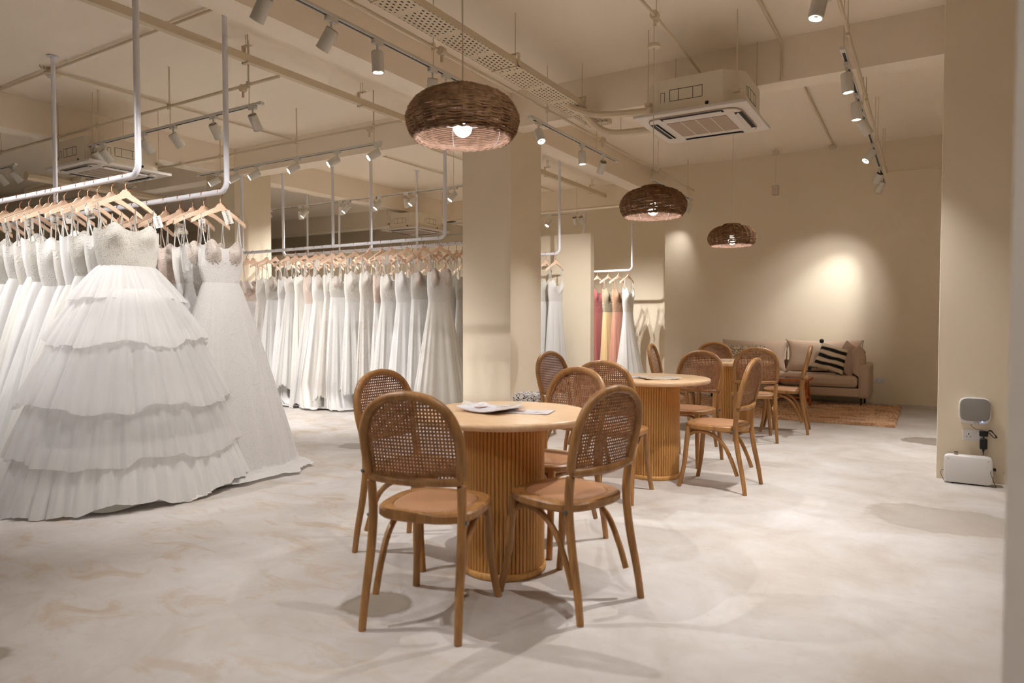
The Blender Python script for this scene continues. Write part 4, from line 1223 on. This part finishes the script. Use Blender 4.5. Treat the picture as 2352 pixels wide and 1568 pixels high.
# small round detectors
def detector(x, y, z, label, r=.05):
    t = thing('smoke_detector', label, 'detector', (x, y, z))
    MB().lathe([(0,0),(r*.9,0),(r,-.012),(r,-.026),(r*.8,-.034),(0,-.034)], 24).build('base', M['conduit'], t)
    MB().lathe([(r*.62,-.034),(r*.6,-.05),(r*.45,-.058),(0,-.058)], 24).build('sensor_head', M['fixture'], t)
detector(-7.63, 3.56, 3.71, 'round detector on the ceiling beside the left pole', .075)
detector(-4.78, 3.35, 3.74, 'round detector behind the long ceiling beam', .06)
detector(-1.225, 11.0, 3.73, 'round detector near the back wall', .055)
# wide flat trunking over the gowns
tk = thing('trunking', 'long flat cream trunking hung from the ceiling over the gown rails', 'trunking', (-5.25, -2.0, 3.54))
MB().box(-.03, .03, 0, 14.0, -.035, .035).build('channel', M['conduit'], tk, bevel=.004)
for yy in (1.5, 4.05, 5.5, 7.9, 9.7, 11.4):
    q = yy+2.0
    m = MB(); m.box(-.045,-.031,q-.018,q+.018,-.045,.11); m.box(-.045,.05,q-.018,q+.018,-.045,-.037); m.box(-.045,.06,q-.02,q+.02,.105,.112)
    m.build('bracket', M['conduit'], tk)
    m = MB(); m.cyl((.02, q, .09), (.02, q, CZ-3.54), .004, 6); m.cyl((-.008, q, .10), (-.008, q, CZ-3.54), .0035, 6); m.build('rod', M['conduit'], tk)
# perforated cable tray
def tray_mat():
    t = NT('perforated_steel'); c = t.new('ShaderNodeTexCoord'); mp = t.new('ShaderNodeMapping'); t.link(c.outputs['Object'], mp.inputs[0])
    mp.inputs['Scale'].default_value = (1/.036, 1/.05, 0)
    sx = t.new('ShaderNodeSeparateXYZ'); t.link(mp.outputs[0], sx.inputs[0])
    row = t.math('FLOOR', sx.outputs[0]); odd = t.math('MULTIPLY', t.math('MODULO', t.math('ABSOLUTE', row), 2.0), .5)
    fx = t.math('SUBTRACT', t.math('FRACT', sx.outputs[0]), .5); fy = t.math('SUBTRACT', t.math('FRACT', t.math('ADD', sx.outputs[1], odd)), .5)
    d = t.math('ADD', t.math('POWER', t.math('MULTIPLY', t.math('ABSOLUTE', fx), 4.6), 2.0), t.math('POWER', t.math('MULTIPLY', t.math('ABSOLUTE', fy), 3.6), 2.0))
    gap = t.math('GREATER_THAN', t.math('MODULO', t.math('ADD', t.math('MULTIPLY', sx.outputs[1], .05), 20.0), .45), .06)
    hole = t.math('MULTIPLY', t.math('LESS_THAN', d, 1.0), gap)
    t.col(t.mix(hole, rgb(222, 206, 178), rgb(56, 42, 30))); t.set(Roughness=.55); return t.m
M['tray'] = tray_mat()
tr_ = thing('cable_tray', 'perforated cream cable tray hung along the ceiling', 'cable tray', (-3.07, -2.0, 3.31))
MB().box(-.125, .125, 0, 8.9, 0, .003).build('perforated_base', M['tray'], tr_)
for s in (-1, 1): MB().box(s*.125-.0015, s*.125+.0015, 0, 8.9, 0, .055).build('side_rail', M['conduit'], tr_)
for k in range(3):
    m = MB(); m.tube([(.07-.05*k, 0, .03+.012*k), (.07-.05*k, 4.2, .028+.012*k), (.07-.05*k, 8.9, .03+.012*k)], .02, 8); m.build('cable', M['conduit'], tr_)
for yy in (.8, 3.45, 4.93, 6.22, 6.75):
    q = yy+2.0
    m = MB(); m.box(-.13,.14,q-.012,q+.012,-.008,0); m.box(.128,.14,q-.012,q+.012,-.008,.10); m.box(.06,.14,q-.012,q+.012,.10,.106); m.build('bracket', M['conduit'], tr_)
    m = MB(); m.cyl((.10, q, .08), (.10, q, CZ-3.31), .004, 6); m.build('rod', M['conduit'], tr_)
pipe('insulated air-conditioner pipe leaving the cable tray', smooth_path([(-3.10, 5.9, 3.36), (-3.09, 6.05, 3.33), (-2.98, 6.14, 3.27), (-2.75, 6.2, 3.2), (-2.2, 6.22, 3.16)], 5), .035)
pipe('second insulated pipe curving off the cable tray', smooth_path([(-3.06, 6.4, 3.33), (-3.05, 6.62, 3.27), (-2.96, 6.74, 3.2), (-2.78, 6.76, 3.16), (-2.2, 6.6, 3.1)], 5), .038, rods=[(-2.78, 6.76, 3.16)])
# hanging emergency bell box
al = thing('alarm_sounder', 'small beige box hanging on a cable by the back wall', 'alarm', (-1.975, 10.8, 3.06))
MB().box(-.045,.045,-.045,.045,0,.145).build('casing', plain('beige_casing', rgb(204,188,172), .6), al, bevel=.008)
m = MB(); m.tube(smooth_path([(0,0,.145),(0,0,.40),(.006,0,.55),(.01,0,.62),(.0,0,.69)], 4), .004, 6); m.build('cable', M['conduit'], al)
MB().box(-.04,.04,-.03,.03,.60,.66).build('clamp', M['conduit'], al, bevel=.006)

# ---------------------------------------------------------------- ceiling cassette air conditioners
M['ac'] = plain('ac_casing', rgb(230, 219, 198), .5, .02, 3)
M['ac_white'] = plain('ac_panel_white', rgb(226, 218, 208), .4, .02, 3)
M['ac_grille'] = plain('ac_grille', rgb(176, 156, 136), .6, .04, 90, bump=.4, bscale=240)
def ac_unit(cx, cy, label, z=2.96, rz=0):
    t = thing('air_conditioner', label, 'air conditioner', (cx, cy, z), rz, 'ceiling cassette air conditioners')
    a, b = .43, .15
    out = [(a-b,-a),(a,-a+b),(a,a-b),(a-b,a),(-a+b,a),(-a,a-b),(-a,-a+b),(-a+b,-a)]
    MB().prism(out, .03, .315).build('body', M['ac'], t, bevel=.006, smooth=False)
    MB().box(-.485,.485,-.485,.485,0,.03).build('panel', M['ac_white'], t, bevel=.006)
    # inner rounded face and grille
    vs = []
    m = MB(); m.prism(superell(.40,.40,56,7), -.012, 0); m.build('inner_panel', M['ac_white'], t)
    m = MB(); m.tube([(x, y, -.004) for x, y in superell(.405,.405,56,7)], .006, 6, closed=True); m.build('groove', M['ac_grille'], t)
    gr = MB().box(-.26,.26,-.24,.24,-.016,-.012).build('grille', M['ac_grille'], t)
    for k in (-1, 0, 1): MB().box(k*.13-.004, k*.13+.004, -.24, .24, -.018,-.016).build('divider', M['ac_white'], gr)
    for k in range(4):
        s = MB().box(-.27,.27,-.402,-.335,-.0135,-.0115).build('louvre_slot', M['dark'], t, rot=(0,0,k*PI/2))
        v = MB(); v.prism([(-.366,-.014),(-.342,-.030),(-.339,-.027),(-.363,-.011)], -.25, .25, 'x'); v.build('louvre_flap', M['ac_white'], t, rot=(0,0,k*PI/2))
    for k in range(4):
        m = MB(); w = .0022; y = -.4306
        def ln(x0, x1, z0, z1): m.box(x0, x1, y-.0008, y+.0005, z0, z1)
        for z_ in (.12, .215): ln(-.17,.11,z_-w,z_+w)
        for x_ in (-.17,-.095,.03,.11): ln(x_-w,x_+w,.12,.215)
        for x_ in (-.252,-.215): ln(x_-w*.7,x_+w*.7,.12,.2)
        ln(-.252,-.215,.198,.202)
        m.build('knockout_outline', M['dark'], t, rot=(0,0,k*PI/2))
        m = MB(); m.tube([(.15,-.4306,.06),(.15,-.432,.06)], .016, 14); m.build('drain_hole', M['black'], t, rot=(0,0,k*PI/2))
        c_, s_ = math.cos(k*PI/2+PI/4), math.sin(k*PI/2+PI/4)
        m = MB(); m.cyl((.54*c_, .54*s_, .12), (.54*c_, .54*s_, CZ-z), .005, 6); m.box(.54*c_-.025, .54*c_+.025, .54*s_-.025, .54*s_+.025, .12, .15); m.build('suspension_rod', M['conduit'], t)
    return t
ac_unit(-1.76, 6.21, 'ceiling cassette air conditioner above the middle and far tables')
ac_unit(-8.42, 4.54, 'ceiling cassette air conditioner at the left above the gown rails')
ac_unit(-8.76, 10.68, 'ceiling cassette air conditioner seen far off above the partition')

# ---------------------------------------------------------------- wall devices on the right
WY = 6.10
sp = thing('wall_speaker', 'white rounded wall speaker with a grey mesh front', 'speaker', (.307, WY, .528))
out = superell(.101, .098, 48, 4.2)
def rprism(out, y0, y1, bev): # extruded toward -y with a soft edge
    m = MB(); n = len(out); vs = []; fs = []
    rows = [(1.0, y0), (1.0, y1+bev), (.985, y1+bev*.4), (.955, y1)]
    for s_, y in rows: vs += [(x*s_, y, z*s_) for x, z in out]
    for a in range(3):
        for k in range(n): fs.append((a*n+k, a*n+(k+1)%n, (a+1)*n+(k+1)%n, (a+1)*n+k))
    fs.append(tuple(3*n+k for k in range(n))); fs.append(tuple(range(n))[::-1])
    return m.add(vs, fs)
M['dev_white'] = plain('device_white', rgb(226, 224, 222), .4, .01, 3)
M['mesh_grey'] = plain('speaker_mesh', rgb(150, 146, 140), .7, .06, 200, bump=.4, bscale=500)
rprism(out, -.001, -.05, .02).build('casing', M['dev_white'], sp)
rprism([(x*.92, z*.86) for x, z in out], -.0495, -.054, .002).build('mesh_front', M['mesh_grey'], sp, (0,0,.011))
m = MB(); m.tube([(.045,-.0555,-.073),(.045,-.0575,-.073)], .004, 10); m.build('indicator_light', M['blue_led'], sp)
cu = text_mesh('AITEL', .013)
lg = ob('logo', cu, sp, (.01, -.0515, -.084), (R(84), 0, 0))
def socket(name, x, y, z, w, label, ports, switches=True):
    t = thing(name, label, 'socket', (x, y, z))
    MB().box(-w/2, w/2, -.009, -.0005, -.042, .042).build('plate', M['dev_white'], t, bevel=.003)
    for px in ports:
        m = MB(); m.box(px-.003, px+.003, -.0096, -.0088, .002, .013)
        for s in (-1, 1): m.box(px+s*.011-.004, px+s*.011+.004, -.0096, -.0088, -.016, -.011)
        m.build('pin_holes', M['dark'], t)
    if switches:
        for k, px in enumerate((.004, .022)):
            MB().box(px-.006, px+.006, -.0125, -.009, .010, .026).build('switch', M['dev_white'], t, bevel=.001)
        MB().box(.012, .022, -.0128, -.0124, .028, .030).build('red_mark', plain('red_mark', rgb(190,50,40), .5), t)
    return t
socket('wall_socket', .308, WY, .345, .146, 'white double wall socket under the speaker', (-.035,))
socket('wall_socket', -.584, 11.16, .331, .146, 'white double wall socket beside the sofa', (-.036, .036), False)
pa = thing('power_adapter', 'black power adapter plugged into the socket under the speaker', 'adapter', (.364, WY-.0095, .30))
MB().box(-.026,.026,-.03,-.001,.045,.082).build('plug', M['black'], pa, bevel=.004)
MB().box(-.024,.024,-.034,-.006,-.05,.028).build('brick', M['black'], pa, bevel=.008)
MB().tube([(0,-.02,.03),(0,-.02,.046)], .005, 8).build('neck', M['black'], pa)
MB().tube([(0,-.02,-.05),(0,-.02,-.075),(0,-.018,-.095)], [.009,.003,.002], 8).build('strain_relief', M['black'], pa)
cb = thing('speaker_cable', 'thin black cable from the speaker to the adapter with a coiled loop', 'cable', (.29, WY-.02, .43))
MB().tube(smooth_path([(-.005,0,0),(.0,-.005,-.018),(.03,-.01,-.035),(.07,-.012,-.043),(.10,-.012,-.05)], 5), .0016, 6).build('lead', M['black'], cb)
m = MB()
for k in range(3): m.tube(smooth_path([(.098,-.012-.004*k,-.05),(.115,-.015,-.036-.003*k),(.135,-.016,-.06),(.148+.003*k,-.016,-.085),(.135,-.015-.003*k,-.088),(.115,-.014,-.066)], 4, True), .0026, 6, closed=True)
m.build('coil', M['black'], cb)
bx = thing('white_device', 'white flat diffuser box standing on the floor against the wall', 'device', (.268, 5.99, 0), R(-2))
o2 = superell(.149, .1, 48, 9)
m = MB(); n = len(o2); vs = []; fs = []
for s_, y in ((.985, .045), (1.0, .03), (1.0, -.03), (.985, -.043), (.95, -.046)): vs += [(x*s_, y, .108+z*s_) for x, z in o2]
for a in range(4):
    for k in range(n): fs.append((a*n+k, a*n+(k+1)%n, (a+1)*n+(k+1)%n, (a+1)*n+k))
fs.append(tuple(range(n))[::-1]); fs.append(tuple(4*n+k for k in range(n)))
m.add(vs, fs).build('casing', M['dev_white'], bx)
MB().box(-.10,.10,-.035,.035,0,.01).build('foot', M['black'], bx)
m = MB(); m.lathe([(0,.207),(.013,.207),(.013,.225),(0,.225)], 16); m.build('nozzle', plain('brushed_nozzle', rgb(176,160,142), .35, metal=.5), bx, (-.075,0,0))
m = MB(); m.lathe([(0,.225),(.0125,.225),(.0125,.230),(0,.230)], 16); m.build('nozzle_cap', M['black'], bx, (-.075,0,0))
for s in (-1, 1):
    m = MB(); m.tube([(s*.122,-.0462,.182),(s*.122,-.0475,.182)], .004, 10); m.build('keyhole', M['ac_grille'], bx)
cb2 = thing('device_cable', 'thin black cable hanging down the right side of the white box', 'cable', (.425, 5.965, .115))
MB().tube(smooth_path([(-.002,.0,.02),(-.018,-.022,.01),(-.022,-.03,-.02),(-.006,-.03,-.065),(.006,-.025,-.10),(.012,-.02,-.113),(-.02,-.02,-.113)], 5), .0018, 6).build('lead', M['black'], cb2)
MB().box(-.006,.01,-.01,.008,.0,.02).build('plug', M['black'], cb2, bevel=.002)
cb3 = thing('device_cable', 'thin black cable looping out of the left side of the white box', 'cable', (.118, 5.975, .09))
MB().tube(smooth_path([(.004,0,0),(-.015,-.004,-.006),(-.016,-.008,-.035),(.0,-.014,-.07),(.012,-.02,-.088)], 5), .0016, 6).build('lead', M['black'], cb3)
